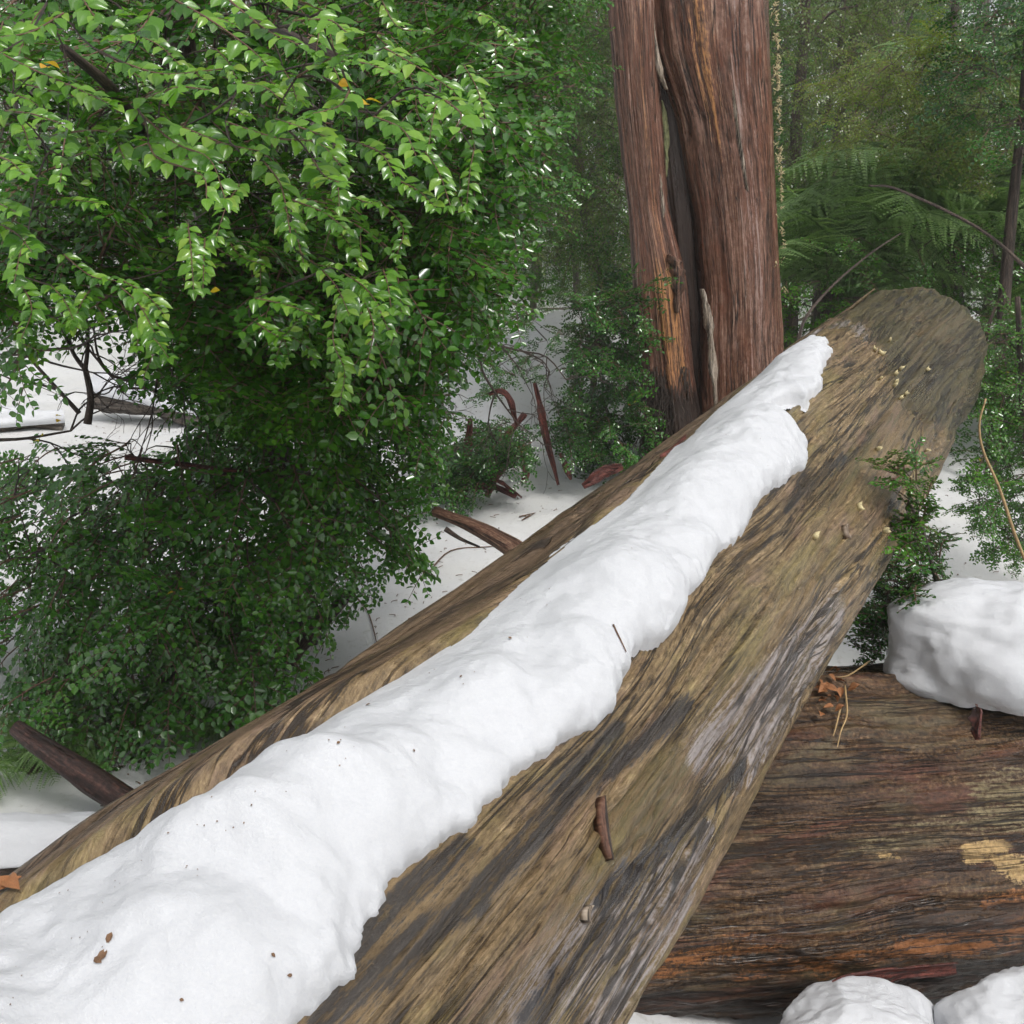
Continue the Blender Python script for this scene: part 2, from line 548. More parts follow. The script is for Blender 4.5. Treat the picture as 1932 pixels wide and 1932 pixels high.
def line_dist(S, W, pl):
    x, y = S.ravel(), W.ravel()
    d = np.full(x.shape, 1e9)
    for (x0, y0), (x1, y1) in zip(pl[:-1], pl[1:]):
        ex, ey = x1 - x0, y1 - y0
        t = np.clip(((x - x0) * ex + (y - y0) * ey) / (ex * ex + ey * ey + 1e-12), 0, 1)
        d = np.minimum(d, np.hypot(x - x0 - t * ex, y - y0 - t * ey))
    return d.reshape(S.shape)


# ---- main log
LOG = Log((-0.53539, 0.48085, 0.63551), (0.52135, 0.84323, 0.13099), 0.30)
S_END = 4.34
brk = [LOG.hit(*p) for p in [(1560, 600), (1600, 606), (1655, 655), (1685, 725), (1705, 780), (1765, 800), (1815, 850)]]
brk = sorted((th, s_) for s_, th in brk)
brk_th = np.array([b[0] for b in brk]); brk_s = np.array([b[1] for b in brk])
rimL = [LOG.hit(*p) for p in [(0, 1745), (440, 1448), (700, 1282), (980, 1062), (1230, 850), (1500, 650)]]


SL_PX = [(-700, 2240), (-260, 1930), (0, 1757), (220, 1620), (300, 1565), (440, 1475), (560, 1398), (640, 1346), (740, 1288), (820, 1235), (880, 1197), (980, 1100), (1080, 1014), (1180, 942), (1245, 880), (1268, 850), (1290, 842), (1370, 772), (1440, 692), (1490, 650), (1530, 640)]
SL_PX = [(a - 7, b - 10) for a, b in SL_PX]
_sl = sorted((a, b * LOG.R) for a, b in (LOG.hit(*p) for p in SL_PX))
SLs, SLw = np.array([a for a, b in _sl]), np.array([b for a, b in _sl])


def recess(S, TH):
    dw = TH * LOG.R - np.interp(S, SLs, SLw)
    return 0.05 * smooth(0.0, 0.05, dw) * (1 - smooth(0.10, 0.30, dw)) * smooth(2.7, 2.1, S)


def log_r(S, TH):
    c, sn = np.cos(TH), np.sin(TH)
    R = LOG.R
    q = stack(S * 0.8, c * 1.2, sn * 1.2)
    r = R + 0.014 * fbm(q, 3, 3)
    wob = 0.10 * vnoise(stack(S * 1.6, c * 2, sn * 2), 8)
    g = fbm(stack(S * 1.4, (c + wob) * 10, (sn + wob) * 10), 4, 21, 0.6)
    r = r + 0.0075 * g
    ck = vnoise(stack(S * 0.9, (c + wob * .6) * 8.5, (sn + wob * .6) * 8.5), 40)
    ck2 = vnoise(stack(S * 1.6 + 7, (c + wob * .6) * 19, (sn + wob * .6) * 19), 41)
    gate = smooth(-0.1, 0.35, vnoise(stack(S * 1.1, c * 2.2, sn * 2.2), 55))
    r = r - 0.012 * np.exp(-(ck / 0.03) ** 2) * gate - 0.006 * np.exp(-(ck2 / 0.06) ** 2)
    r = r + 0.042 * smooth(1.25, 0.45, S) * np.exp(-((TH * R - np.interp(S, SLs, SLw) + 0.05) / 0.11) ** 2)
    r = r - recess(S, TH)
    # broken outer layer near the far end
    se = np.interp(TH, brk_th, brk_s, left=brk_s[0], right=brk_s[-1]) + 0.09 * fbm(stack(TH * 9, S * 2, 0), 4, 77, 0.6)
    k = smooth(0.0, 0.03, S - se)
    r = r - 0.013 * k + 0.006 * k * fbm(stack(S * 9, c * 9, sn * 9), 3, 61)
    # rounded far end
    e = np.clip((S - (S_END - 0.62)) / 0.62, 0, 1)
    r = r * np.sqrt(np.clip(1 - e ** 2.5, 0, 1)) * (1 + 0.10 * e * fbm(stack(S * 2.5, c * 1.5, sn * 1.5), 3, 66))
    e0 = np.clip((-2.3 - S) / 0.3, 0, 1)
    r = r * np.sqrt(np.clip(1 - e0 ** 4, 0, 1))
    return r, k


def build_main_log():
    S1 = np.concatenate([np.linspace(-2.6, 0.1, 60)[:-1], np.linspace(0.1, 3.70, 620)[:-1], S_END - 0.64 * (1 - np.linspace(0, 1, 60)) ** 1.6])
    nt = 460
    T1 = np.linspace(-np.pi, np.pi, nt, endpoint=False)
    S, TH = np.meshgrid(S1, T1, indexing='ij')
    r, k = log_r(S, TH)
    V = LOG.point(S, TH, r)
    W = TH * LOG.R
    warp = 0.03 * fbm(stack(S * 1.3, W * 4, 0), 2, 31)
    guv = stack(S, W + warp, 0 * S)
    moss = smooth(-0.08, 0.10, S - (np.interp(TH, brk_th, brk_s) + 0.02)) * (0.75 + 0.25 * vnoise(stack(S * 5, np.cos(TH) * 4, np.sin(TH) * 4), 91))
    moss = np.maximum(moss, 0.42 * smooth(0.2, 0.6, vnoise(stack(S * 1.4, np.cos(TH) * 2.4, np.sin(TH) * 2.4), 90)))

    def streak(pts, w, soft=0.05):
        pl = [(a, b * LOG.R) for a, b in (LOG.hit(*p) for p in pts)]
        d = line_dist(S, W, pl)
        return np.clip(1.0 - (d - w) / soft, 0, 1)
    black = np.zeros_like(S)
    for pts, w in [([(600, 1925), (760, 1790), (830, 1740), (900, 1700)], 0.012),
                   ([(665, 1800), (720, 1730), (800, 1660), (880, 1600)], 0.010),
                   ([(960, 1620), (1080, 1500), (1180, 1420), (1300, 1330)], 0.008),
                   ([(830, 1745), (960, 1620), (1020, 1560)], 0.010),
                   ([(1140, 1700), (1240, 1610), (1330, 1530), (1375, 1480), (1400, 1440)], 0.014),
                   ([(990, 1930), (1080, 1820), (1150, 1740)], 0.008),
                   ([(1010, 1500), (1090, 1440), (1170, 1370)], 0.006),
                   ([(1490, 960), (1560, 890), (1600, 850)], 0.004)]:
        black = np.maximum(black, 0.85 * streak(pts, w * 0.8, 0.028))
    grey = np.zeros_like(S)  # pale bands that paint the wet sheen into the wood colour
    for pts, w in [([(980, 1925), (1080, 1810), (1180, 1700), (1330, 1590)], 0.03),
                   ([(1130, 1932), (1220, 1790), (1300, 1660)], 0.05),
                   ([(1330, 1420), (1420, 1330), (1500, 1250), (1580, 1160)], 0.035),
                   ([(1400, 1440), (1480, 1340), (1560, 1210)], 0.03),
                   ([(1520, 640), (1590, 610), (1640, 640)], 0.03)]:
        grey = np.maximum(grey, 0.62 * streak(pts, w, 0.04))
    rim = smooth(0.02, -0.02, W - np.interp(S, SLs, SLw)) * 0.75
    for a in (black, grey):
        a *= 1 - k * 0.7
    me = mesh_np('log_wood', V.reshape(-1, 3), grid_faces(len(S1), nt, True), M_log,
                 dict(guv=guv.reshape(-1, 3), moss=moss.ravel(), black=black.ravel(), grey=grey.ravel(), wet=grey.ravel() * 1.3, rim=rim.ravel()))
    root = thing('fallen_log', LOG.point(np.array(-2.3), np.array(math.pi), np.array(0.3)), 'big weathered brown log leaning uphill with a long snow cap', 'log')
    put('log_wood', me, root)
    return root


log_root = build_main_log()


def snow_cap(log, rfun, left, right, H, wl_, wr_, ds, name, label, seed=0, lump=0.35, mounds=(), far_end=0.05, mat=None, group=None, crease=()):
    """snow lying on a log: outline given on the log's surface, rounded rims, lumpy top"""
    Lp = [log.hit(*p) for p in left]; Rp = [log.hit(*p) for p in right]
    R = log.R
    Lw = [(a, b * R) for a, b in Lp]; Rw = [(a, b * R) for a, b in Rp]
    poly = Lw + Rw[::-1]
    s0 = min(p[0] for p in poly) - 0.05; s1 = max(p[0] for p in poly) + 0.05
    w0 = min(p[1] for p in poly) - 0.05; w1 = max(p[1] for p in poly) + 0.05
    S1 = np.arange(s0, s1, ds); W1 = np.arange(w0, w1, ds)
    S, W = np.meshgrid(S1, W1, indexing='ij')
    jx = 0.010 * fbm(stack(S * 16, W * 16, 0), 4, seed + 1, 0.6)
    d = inside_dist(S + jx, W + jx, poly)
    dl = line_dist(S, W, Lw)
    dr = line_dist(S + jx, W + jx, Rw)
    g = lambda x: np.sqrt(np.clip(1 - (1 - np.clip(x, 0, 1)) ** 2.4, 0, 1))
    Hs = np.interp(S, *H)
    prof = smooth(0, wl_, dl) * g(dr / np.interp(S, *wr_))
    nz = fbm(stack(S * 5, W * 5, 3), 4, seed + 5, 0.45)
    h = Hs * prof * (1 + lump * nz)
    for (px, py, rad, amp) in mounds:
        a, b = log.hit(px, py)
        dd = np.hypot(S - a, W - b * R) / rad
        h = h + amp * np.exp(-dd ** 2.6) * prof
    for (pts, w, amp) in crease:
        pl = [(a, b * R) for a, b in (log.hit(*p) for p in pts)]
        h = h - amp * np.exp(-(line_dist(S, W, pl) / w) ** 2) * prof
    h = h + (0.0035 * fbm(stack(S * 24, W * 24, 1), 4, seed + 9, 0.65) + 0.006 * fbm(stack(S * 10, W * 10, 1), 2, seed + 19)) * np.sqrt(prof)
    dd = np.where((dl < dr) & (d > 0), np.maximum(d - 0.004, 0) , d)
    h = np.where(dd > 0, h + 0.003 * (dl > 0.01), -0.012 + np.maximum(-0.02, d) * 0.4)
    TH = W / R
    r = rfun(S, TH)
    base = r
    V = log.point(S, TH, base + h)
    F = grid_faces(len(S1), len(W1))
    ok = d.ravel() > -0.02
    F = F[ok[F].all(1)]
    used = np.unique(F)
    remap = np.full(S.size, -1); remap[used] = np.arange(len(used))
    me = mesh_np(name, V.reshape(-1, 3)[used], remap[F], mat or M_snow)
    return put(name, me, None, label, 'snow', group)


main_smooth_r = lambda S, TH: LOG.R - 0.004 + 0.014 * fbm(stack(S * 0.8, np.cos(TH) * 1.2, np.sin(TH) * 1.2), 3, 3)
snow_cap(LOG, main_smooth_r, SL_PX,
         [(300, 2560), (420, 2250), (480, 2080), (580, 1932), (650, 1850), (665, 1745), (760, 1640), (870, 1560), (955, 1500), (968, 1455), (1080, 1385), (1150, 1340), (1165, 1285), (1250, 1200), (1310, 1120), (1350, 1060), (1405, 1000), (1440, 930), (1520, 875), (1524, 845), (1490, 810), (1458, 785), (1465, 762), (1485, 758), (1520, 765), (1545, 735), (1562, 690), (1552, 655), (1530, 640)],
         ([0, 1.0, 2.0, 3.0, 3.6], [0.055, 0.052, 0.048, 0.040, 0.036]), 0.20, ([0, 1.2, 2.5, 3.5], [0.16, 0.13, 0.085, 0.05]), 0.0042,
         'snow_strip', 'long lumpy snow strip lying along the top of the leaning log', 2, 0.5,
         mounds=[(520, 1580, 0.10, 0.045), (380, 1770, 0.10, 0.035), (900, 1240, 0.11, 0.04), (640, 1470, 0.10, 0.025), (180, 1840, 0.10, -0.025), (480, 1690, 0.06, -0.03), (1120, 1090, 0.10, 0.03), (760, 1420, 0.08, -0.02), (1020, 1260, 0.05, -0.025), (1290, 920, 0.08, 0.02), (560, 1850, 0.10, 0.02)],
         crease=[([(420, 1560), (560, 1540), (620, 1600), (640, 1680)], 0.03, 0.016), ([(1000, 1190), (1000, 1260), (985, 1330)], 0.025, 0.014), ([(300, 1700), (450, 1690), (530, 1760)], 0.03, 0.012)])

# ---- lower log
lo_a = at(1250, 1585, 2.22); lo_b = at(1932, 1548, 2.40)
LOG2 = Log(lo_a, lo_b - lo_a, 0.43)
LOG2.B = -LOG2.B if LOG2.B[1] > 0 else LOG2.B     # theta + towards the camera


def log2_r(S, TH):
    c, sn = np.cos(TH), np.sin(TH)
    r = LOG2.R + 0.022 * fbm(stack(S * 0.9, c * 1.3, sn * 1.3), 3, 103)
    g = 1.3 * fbm(stack(S * 2.2, c * 10, sn * 10), 5, 121, 0.6)
    g2 = fbm(stack(S * 6, c * 9, sn * 9), 4, 131, 0.55)
    ck = vnoise(stack(S * 1.1, c * 9, sn * 9), 140)
    r = r + 0.006 * g + 0.008 * g2 - 0.014 * np.exp(-(ck / 0.05) ** 2) * smooth(-0.1, 0.4, vnoise(stack(S * 1.3, c * 2, sn * 2), 155))
    return r


def build_lower_log():
    S1 = np.concatenate([np.linspace(-0.55, -0.2, 50)[:-1], np.linspace(-0.2, 1.1, 320)[:-1], np.linspace(1.1, 2.6, 60)])
    nt = 420
    T1 = np.linspace(-np.pi, np.pi, nt, endpoint=False)
    S, TH = np.meshgrid(S1, T1, indexing='ij')
    r = log2_r(S, TH)
    e = np.clip((np.abs(S - 1.05) - 1.45) / 0.15, 0, 1)
    r = r * np.sqrt(np.clip(1 - e ** 3, 0, 1))
    V = LOG2.point(S, TH, r)
    W = TH * LOG2.R
    guv = stack(S, W + 0.03 * fbm(stack(S * 1.5, W * 4, 0), 2, 131), 0 * S)

    def streak(pts, w, soft=0.03):
        pl = [(a, b * LOG2.R) for a, b in (LOG2.hit(*p) for p in pts)]
        return np.clip(1.0 - (line_dist(S, W, pl) - w) / soft, 0, 1)
    rust = np.maximum(0.75 * streak([(1700, 1785), (1800, 1775), (1932, 1745)], 0.028), 0.72 * streak([(1860, 1700), (1932, 1690)], 0.008))
    rust = np.maximum(rust, 0.6 * streak([(1400, 1850), (1600, 1800), (1700, 1785)], 0.014))
    rust = np.maximum(rust, 0.56 * streak([(1240, 1830), (1400, 1790), (1560, 1830)], 0.03))
    pale = np.maximum(0.9 * streak([(1835, 1612), (1868, 1600), (1890, 1604)], 0.008, 0.03), 0.9 * streak([(1892, 1625), (1915, 1640), (1935, 1645)], 0.012, 0.035))
    pale = np.maximum(pale, 0.7 * streak([(1665, 1617), (1700, 1617)], 0.002, 0.012))
    olive = np.maximum(0.62 * streak([(1860, 1490), (1932, 1480), (1932, 1530), (1850, 1540)], 0.03), 0.58 * streak([(1700, 1560), (1840, 1545), (1932, 1540)], 0.008))
    olive = np.maximum(olive, 0.56 * streak([(1600, 1600), (1700, 1580)], 0.01))
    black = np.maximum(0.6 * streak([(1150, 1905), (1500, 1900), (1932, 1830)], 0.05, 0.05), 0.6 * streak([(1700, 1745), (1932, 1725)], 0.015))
    me = mesh_np('log_wood', V.reshape(-1, 3), grid_faces(len(S1), nt, True), M_log2,
                 dict(guv=guv.reshape(-1, 3), rust=rust.ravel(), pale=pale.ravel(), olive=olive.ravel(), black=black.ravel()))
    root = thing('fallen_log', LOG2.point(np.array(0.6), np.array(math.pi), np.array(0.43)), 'wet dark brown log with orange streaks lying under the leaning log', 'log')
    put('log_wood', me, root)
    return root


log2_root = build_lower_log()


# ------------------------------------------------------------------ free snow lumps
def snow_mound(name, c, size, label, seed, cat='snow', group=None, sharp=0.0, rot=0.0, n=120):
    """closed lumpy mound sitting at c (its base centre), size = half extents and height"""
    th = np.linspace(0, 2 * np.pi, n, endpoint=False)
    ph = np.linspace(-0.45, np.pi / 2, n // 2)
    PH, TH = np.meshgrid(ph, th, indexing='ij')
    x, y, z = np.cos(PH) * np.cos(TH), np.cos(PH) * np.sin(TH), np.sin(PH)
    nrm = stack(x, y, z)
    k = 1 + 0.24 * fbm(nrm * 1.05 + seed, 2, seed, 0.35) + 0.035 * fbm(nrm * 3.2 + seed, 3, seed + 2) + 0.012 * fbm(nrm * 11 + seed, 4, seed + 4, 0.6)
    if sharp:
        k = k + sharp * (0.5 - np.abs(vnoise(nrm * 1.2 + seed * 1.7, seed + 9)) * 1.6)
    X, Y, Z = x * k * size[0], y * k * size[1], np.sign(z) * np.abs(z) ** 0.8 * k * size[2]
    V = stack(c[0] + X * math.cos(rot) - Y * math.sin(rot), c[1] + X * math.sin(rot) + Y * math.cos(rot), c[2] + Z)
    me = mesh_np(name, V.reshape(-1, 3), grid_faces(len(ph), n, True), M_snow)
    return put(name, me, None, label, cat, group)


snow_mound('snow_lump', at(1935, 1222, 2.36), (0.345, 0.22, 0.195), 'thick rounded snow lump sitting on the wet dark log', 24, sharp=0.10)
c1 = at(1640, 1930, 1.62); c2 = at(1880, 1915, 1.66)
snow_mound('snow_lump', c1 - np.array([0.01, 0, 0.10]), (0.23, 0.14, 0.13), 'low snow lump with a peaked top below the wet dark log', 31, sharp=0.12)
snow_mound('snow_lump', c2 - np.array([-0.08, 0, 0.10]), (0.19, 0.14, 0.15), 'domed snow lump in front of the orange streaked dark log', 36, sharp=0.06)
# raised ground shoulder that carries these lumps is the bank below the camera
def bank():
    th = np.linspace(0, 2 * np.pi, 80, endpoint=False)
    rr = np.linspace(0, 1, 30)
    RR, TH = np.meshgrid(rr, th, indexing='ij')
    c = (c1 + c2) / 2
    X = c[0] + 0.75 * RR * np.cos(TH); Y = c[1] - 0.18 + 0.30 * RR * np.sin(TH)
    Z = -0.45 + (c[2] - 0.04 + 0.45) * (1 - RR ** 2.2) + 0.02 * fbm(stack(X * 5, Y * 5, 0), 3, 7)
    put('earth_bank', mesh_np('earth_bank', stack(X, Y, Z).reshape(-1, 3), grid_faces(30, 80, True), plain('dark_earth', (0.02, 0.014, 0.011), 0.8, 0.5, 12)), kind='structure')
bank()


# ------------------------------------------------------------------ standing trunk
TY = 6.2
def column(name, pts_l, pts_r, y, depth_ratio, seed, attrs_fn, parent, flute=0.02, yoff=0.0):
    """upright stem whose left and right outline run through surveyed points"""
    L = np.array([at(px, py, y) for px, py in pts_l]); Rr = np.array([at(px, py, y) for px, py in pts_r])
    zs = np.linspace(min(L[:, 2].min(), Rr[:, 2].min()), max(L[:, 2].max(), Rr[:, 2].max()), 260)
    def ip(A):
        o = np.argsort(A[:, 2]); return np.interp(zs, A[o, 2], A[o, 0])
    xl, xr = ip(L), ip(Rr)
    cx, hw = (xl + xr) / 2, (xr - xl) / 2
    nt = 220
    th = np.linspace(-np.pi, np.pi, nt, endpoint=False)     # 0 = towards camera, + = right
    Z, TH = np.meshgrid(zs, th, indexing='ij')
    c, sn = np.cos(TH), np.sin(TH)
    k = 1 + flute * fbm(stack(Z * 0.5, c * 3.2, sn * 3.2), 3, seed) + flute * 0.6 * fbm(stack(Z * 0.8, c * 10, sn * 10), 3, seed + 3) + flute * 0.5 * fbm(stack(Z * 3.5, c * 1.6, sn * 1.6), 3, seed + 5)
    ck = vnoise(stack(Z * 0.7, c * 7, sn * 7), seed + 8)
    k = k - 0.035 * np.exp(-(ck / 0.06) ** 2)
    X = cx[:, None] + hw[:, None] * k * sn
    Y = y + yoff - hw[:, None] * depth_ratio * k * c
    V = stack(X, Y, Z)
    guv = stack(Z, TH * 0.3 + 0.02 * fbm(stack(Z * 1.2, TH * 2, 0), 2, seed), 0 * Z)
    A = dict(guv=guv.reshape(-1, 3))
    for kk, f in attrs_fn(Z, TH, X).items(): A[kk] = f.ravel()
    me = mesh_np(name, V.reshape(-1, 3), grid_faces(len(zs), nt, True), M_trunk, A)
    return put(name, me, parent)


def zpx(py): return at(1300, py, TY)[2]


def build_trunk():
    base = at(1350, 860, TY); base[2] = ground_z(base[0], TY)
    root = thing('dead_tree', base, 'tall red brown dead tree with a split trunk behind the leaning log', 'tree')
    z0 = lambda Z: np.zeros_like(Z)
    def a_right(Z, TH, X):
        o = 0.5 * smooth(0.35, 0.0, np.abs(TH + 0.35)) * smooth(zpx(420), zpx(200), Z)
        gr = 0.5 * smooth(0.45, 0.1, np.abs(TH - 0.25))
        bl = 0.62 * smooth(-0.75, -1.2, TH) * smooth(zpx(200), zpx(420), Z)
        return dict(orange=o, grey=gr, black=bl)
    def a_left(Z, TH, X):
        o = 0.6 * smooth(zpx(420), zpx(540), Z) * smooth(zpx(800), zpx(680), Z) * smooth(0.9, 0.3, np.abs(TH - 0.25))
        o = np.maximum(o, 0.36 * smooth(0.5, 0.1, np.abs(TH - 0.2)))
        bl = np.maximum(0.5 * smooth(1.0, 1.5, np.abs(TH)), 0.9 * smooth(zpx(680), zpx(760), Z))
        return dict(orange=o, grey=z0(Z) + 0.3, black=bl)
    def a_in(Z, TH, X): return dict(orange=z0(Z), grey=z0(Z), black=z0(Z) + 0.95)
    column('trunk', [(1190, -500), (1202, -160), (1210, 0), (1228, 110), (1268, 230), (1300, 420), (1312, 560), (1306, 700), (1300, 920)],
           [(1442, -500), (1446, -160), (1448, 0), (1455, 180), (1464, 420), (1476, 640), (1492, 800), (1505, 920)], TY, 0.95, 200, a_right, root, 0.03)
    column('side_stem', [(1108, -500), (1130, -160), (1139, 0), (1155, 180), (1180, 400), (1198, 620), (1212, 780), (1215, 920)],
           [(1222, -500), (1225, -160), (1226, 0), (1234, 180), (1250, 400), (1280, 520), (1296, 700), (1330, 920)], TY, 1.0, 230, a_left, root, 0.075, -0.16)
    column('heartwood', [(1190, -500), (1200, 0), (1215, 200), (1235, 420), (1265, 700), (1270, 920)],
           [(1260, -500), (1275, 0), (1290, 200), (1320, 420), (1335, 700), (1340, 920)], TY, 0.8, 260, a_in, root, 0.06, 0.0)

    def strip(name, pts, w, y, mat, thick=0.02, seed=0):
        P = np.array([at(px, py, y) for px, py in pts])
        n = 40
        Cn = resample(P, n)
        t = np.linspace(0, 1, n)
        ww = w * np.sin(np.pi * np.clip(t * 0.94 + 0.03, 0, 1)) ** 0.45 * (1 + 0.35 * fbm(stack(t * 9, 0, seed), 3, seed))
        m = 9
        u = np.linspace(-1, 1, m)
        X = Cn[:, None, 0] + ww[:, None] * u[None] * 0.5
        Y = Cn[:, None, 1] - thick * (1 - u[None] ** 2) + 0 * X + 0.006 * fbm(stack(u[None] * 4, t[:, None] * 12, seed), 3, seed)
        Z = Cn[:, None, 2] + 0 * X
        V = stack(X, Y, Z).reshape(-1, 3)
        Vb = V + np.array([0, thick * 1.2, 0])
        F = grid_faces(n, m)
        VV = np.vstack([V, Vb]); N0 = n * m
        rim = np.concatenate([np.arange(m), np.arange(1, n) * m + m - 1, np.arange(m - 2, -1, -1) + (n - 1) * m, np.arange(n - 2, 0, -1) * m])
        r2 = np.roll(rim, -1)
        FF = np.vstack([F, F[:, ::-1] + N0, np.stack([r2, rim, rim + N0, r2 + N0], -1)])
        guv = stack(VV[:, 2], VV[:, 0], 0 * VV[:, 0])
        put(name, mesh_np(name, VV, FF, mat, dict(guv=guv)), root)
    yf = TY - 0.36
    strip('splinter', [(1222, -10), (1232, 60), (1243, 130), (1258, 170)], 0.04, TY - 0.22, M_pale, 0.02, 3)
    strip('splinter', [(1240, 310), (1247, 360), (1250, 405), (1248, 425)], 0.03, TY - 0.22, M_pale, 0.02, 5)
    strip('moss', [(1248, 190), (1253, 240), (1256, 290), (1255, 335)], 0.045, TY - 0.10, M_moss, 0.03, 7)
    strip('bark_flake', [(1262, 480), (1276, 500), (1280, 540), (1276, 590)], 0.08, TY - 0.30, M_stub, 0.04, 9)
    strip('splinter', [(1325, 545), (1335, 590), (1343, 660), (1352, 770)], 0.05, TY - 0.335, M_pale, 0.02, 11)
    strip('splinter', [(1383, 170), (1390, 230), (1405, 330), (1410, 360)], 0.02, TY - 0.37, M_pale, 0.012, 13)
    # shaggy fibres round the foot
    ac = Acc()
    for i in range(320):
        px = rng.uniform(1212, 1300); py = rng.uniform(690, 860)
        p = at(px, py, TY - 0.16 - 0.145 * math.sqrt(max(0, 1 - ((px - 1262) / 62) ** 2)))
        d = np.array([rng.normal(-0.1, 0.35), -abs(rng.normal(0.1, 0.12)), -1]) * rng.uniform(0.06, 0.2)
        V, F, g = tube([p, p + d * 0.5, p + d + np.array([0, -0.01, 0])], 0.006, 0.002, 3, 4, cap=False)
        ac.add(V, F, guv=g)
    put('bark_fibres', ac.mesh('bark_fibres', M_bark), root, kind='stuff')
    # pale lichen sprouts on the right-hand edge
    ac = Acc()
    for i in range(260):
        py = rng.uniform(-20, 560)
        if vnoise(np.array([[py / 35.0, 0.5, 0.2]]), 6)[0] < rng.uniform(-0.6, 0.7): continue
        hwp = 1448 + (py / 640) * 28
        th = R_(70 + rng.normal(0, 11))
        cx = (1230 + 1448) / 2 + py * 0.045
        x = at(cx, py, TY)[0] + 0.365 * math.sin(th) * 1.0; y = TY - 0.35 * math.cos(th)
        p = np.array([x, y, zpx(py)])
        for k in range(rng.integers(1, 4)):
            d = unit(np.array([math.sin(th), -math.cos(th), 0]) + rng.normal(0, 0.5, 3)) * rng.uniform(0.008, 0.03)
            V, F, g = tube([p + rng.normal(0, 0.012, 3) * np.array([0.3, 0.3, 1]), p + d], 0.0035, 0.0015, 3, 2)
            ac.add(V, F)
    put('lichen', ac.mesh('lichen', M_speck), root, kind='stuff')


build_trunk()


# ------------------------------------------------------------------ foliage kit
def leaf_shape(l=1.0, w=0.74, fold=0.18, curl=0.12):
    V = np.array([[0, 0, 0], [0.28 * l, w * 0.42 * l, fold * 0.4 * l], [0.62 * l, w * 0.40 * l, fold * 0.36 * l - curl * 0.3 * l], [l, 0, -curl * l],
                  [0.62 * l, -w * 0.40 * l, fold * 0.36 * l - curl * 0.3 * l], [0.28 * l, -w * 0.42 * l, fold * 0.4 * l], [0.45 * l, 0, -0.02 * l]])
    return V[:6], np.array([[0, 3, 2, 1], [0, 5, 4, 3]])


LV, LF = leaf_shape()
LV2 = np.array([[0, 0, 0], [0.5, 0.27, 0.06], [1, 0, -0.08], [0.5, -0.27, 0.06]]); LF2 = np.array([[0, 3, 2, 1]])


def spray_template(r, n_side=7, L=0.30, leaf=0.022, droop=0.5, simple=False, spacing=0.75):
    """flat, slightly drooping spray: twig along +X, side twigs alternate, leaves in two ranks"""
    lv, lf = (LV2, LF2) if simple else (LV, LF)
    leafV, leafF, leafR = [], [], []
    tw = Acc()
    cnt = 0

    def run(P, Dv, Ln, up, main=False):
        nonlocal cnt
        n = max(4, int(Ln / (leaf * spacing)))
        pts = []
        d = Dv.copy(); p = P.copy()
        for i in range(n):
            d = unit(d + np.array([0, 0, -droop * 0.5 / n]) + r.normal(0, 0.06, 3))
            p = p + d * Ln / n
            pts.append((p.copy(), d.copy()))
        V, F, g = tube([P] + [q[0] for q in pts], 0.003 if main else 0.0017, 0.0007, 3, max(3, n // 2), cap=False)
        tw.add(V, F)
        for i, (q, dd) in enumerate(pts):
            if main and i < n * 0.25: continue
            side = unit(np.cross(up, dd))
            for sg in ((1, -1) if r.random() < 0.85 else (r.choice([-1, 1]),)):
                s_ = leaf * r.uniform(0.7, 1.15) * (1 - 0.35 * (i / n) ** 3)
                ax = unit(side * sg * 0.95 + dd * r.uniform(0.35, 0.9) + r.normal(0, 0.16, 3))
                nz = unit(up + r.normal(0, 0.3, 3) + side * sg * 0.25)
                ay = unit(np.cross(nz, ax)); nz = np.cross(ax, ay)
                leafV.append(q + s_ * (lv[:, :1] * ax + lv[:, 1:2] * ay + lv[:, 2:] * nz))
                leafF.append(lf + cnt); cnt += len(lv)
                leafR.append(np.full(len(lv), r.random()))
        return pts
    up = np.array([0, 0, 1.0])
    main = run(np.zeros(3), np.array([1.0, 0, 0.15]), L, up, True)
    for k in range(n_side):
        t = 0.15 + 0.75 * k / n_side
        q, dd = main[int(t * (len(main) - 1))]
        sg = 1 if k % 2 else -1
        ang = R_(r.uniform(35, 65)) * sg
        dv = np.array([math.cos(ang) * dd[0] - math.sin(ang) * dd[1], math.sin(ang) * dd[0] + math.cos(ang) * dd[1], dd[2] + r.normal(0, 0.15)])
        run(q, unit(dv), L * r.uniform(0.35, 0.6) * (1 - 0.4 * t), up)
    return dict(V=np.concatenate(leafV), F=np.concatenate(leafF), R=np.concatenate(leafR), TV=np.concatenate(tw.V), TF=np.concatenate(tw.F4))


rt = np.random.default_rng(5)
T_MID = [spray_template(rt, 7, 0.26, 0.026, 0.7) for _ in range(8)]
T_SMALL = [spray_template(rt, 8, 0.26, 0.0145, 0.7, spacing=0.8) for _ in range(6)]
T_SPRIG = [spray_template(rt, 5, 0.13, 0.015, 0.2, spacing=0.7) for _ in range(6)]
T_FAR = [spray_template(rt, 8, 0.5, 0.034, 0.8, True, 0.9) for _ in range(6)]
T_XFAR = [spray_template(rt, 7, 1.0, 0.085, 0.9, True, 0.9) for _ in range(5)]


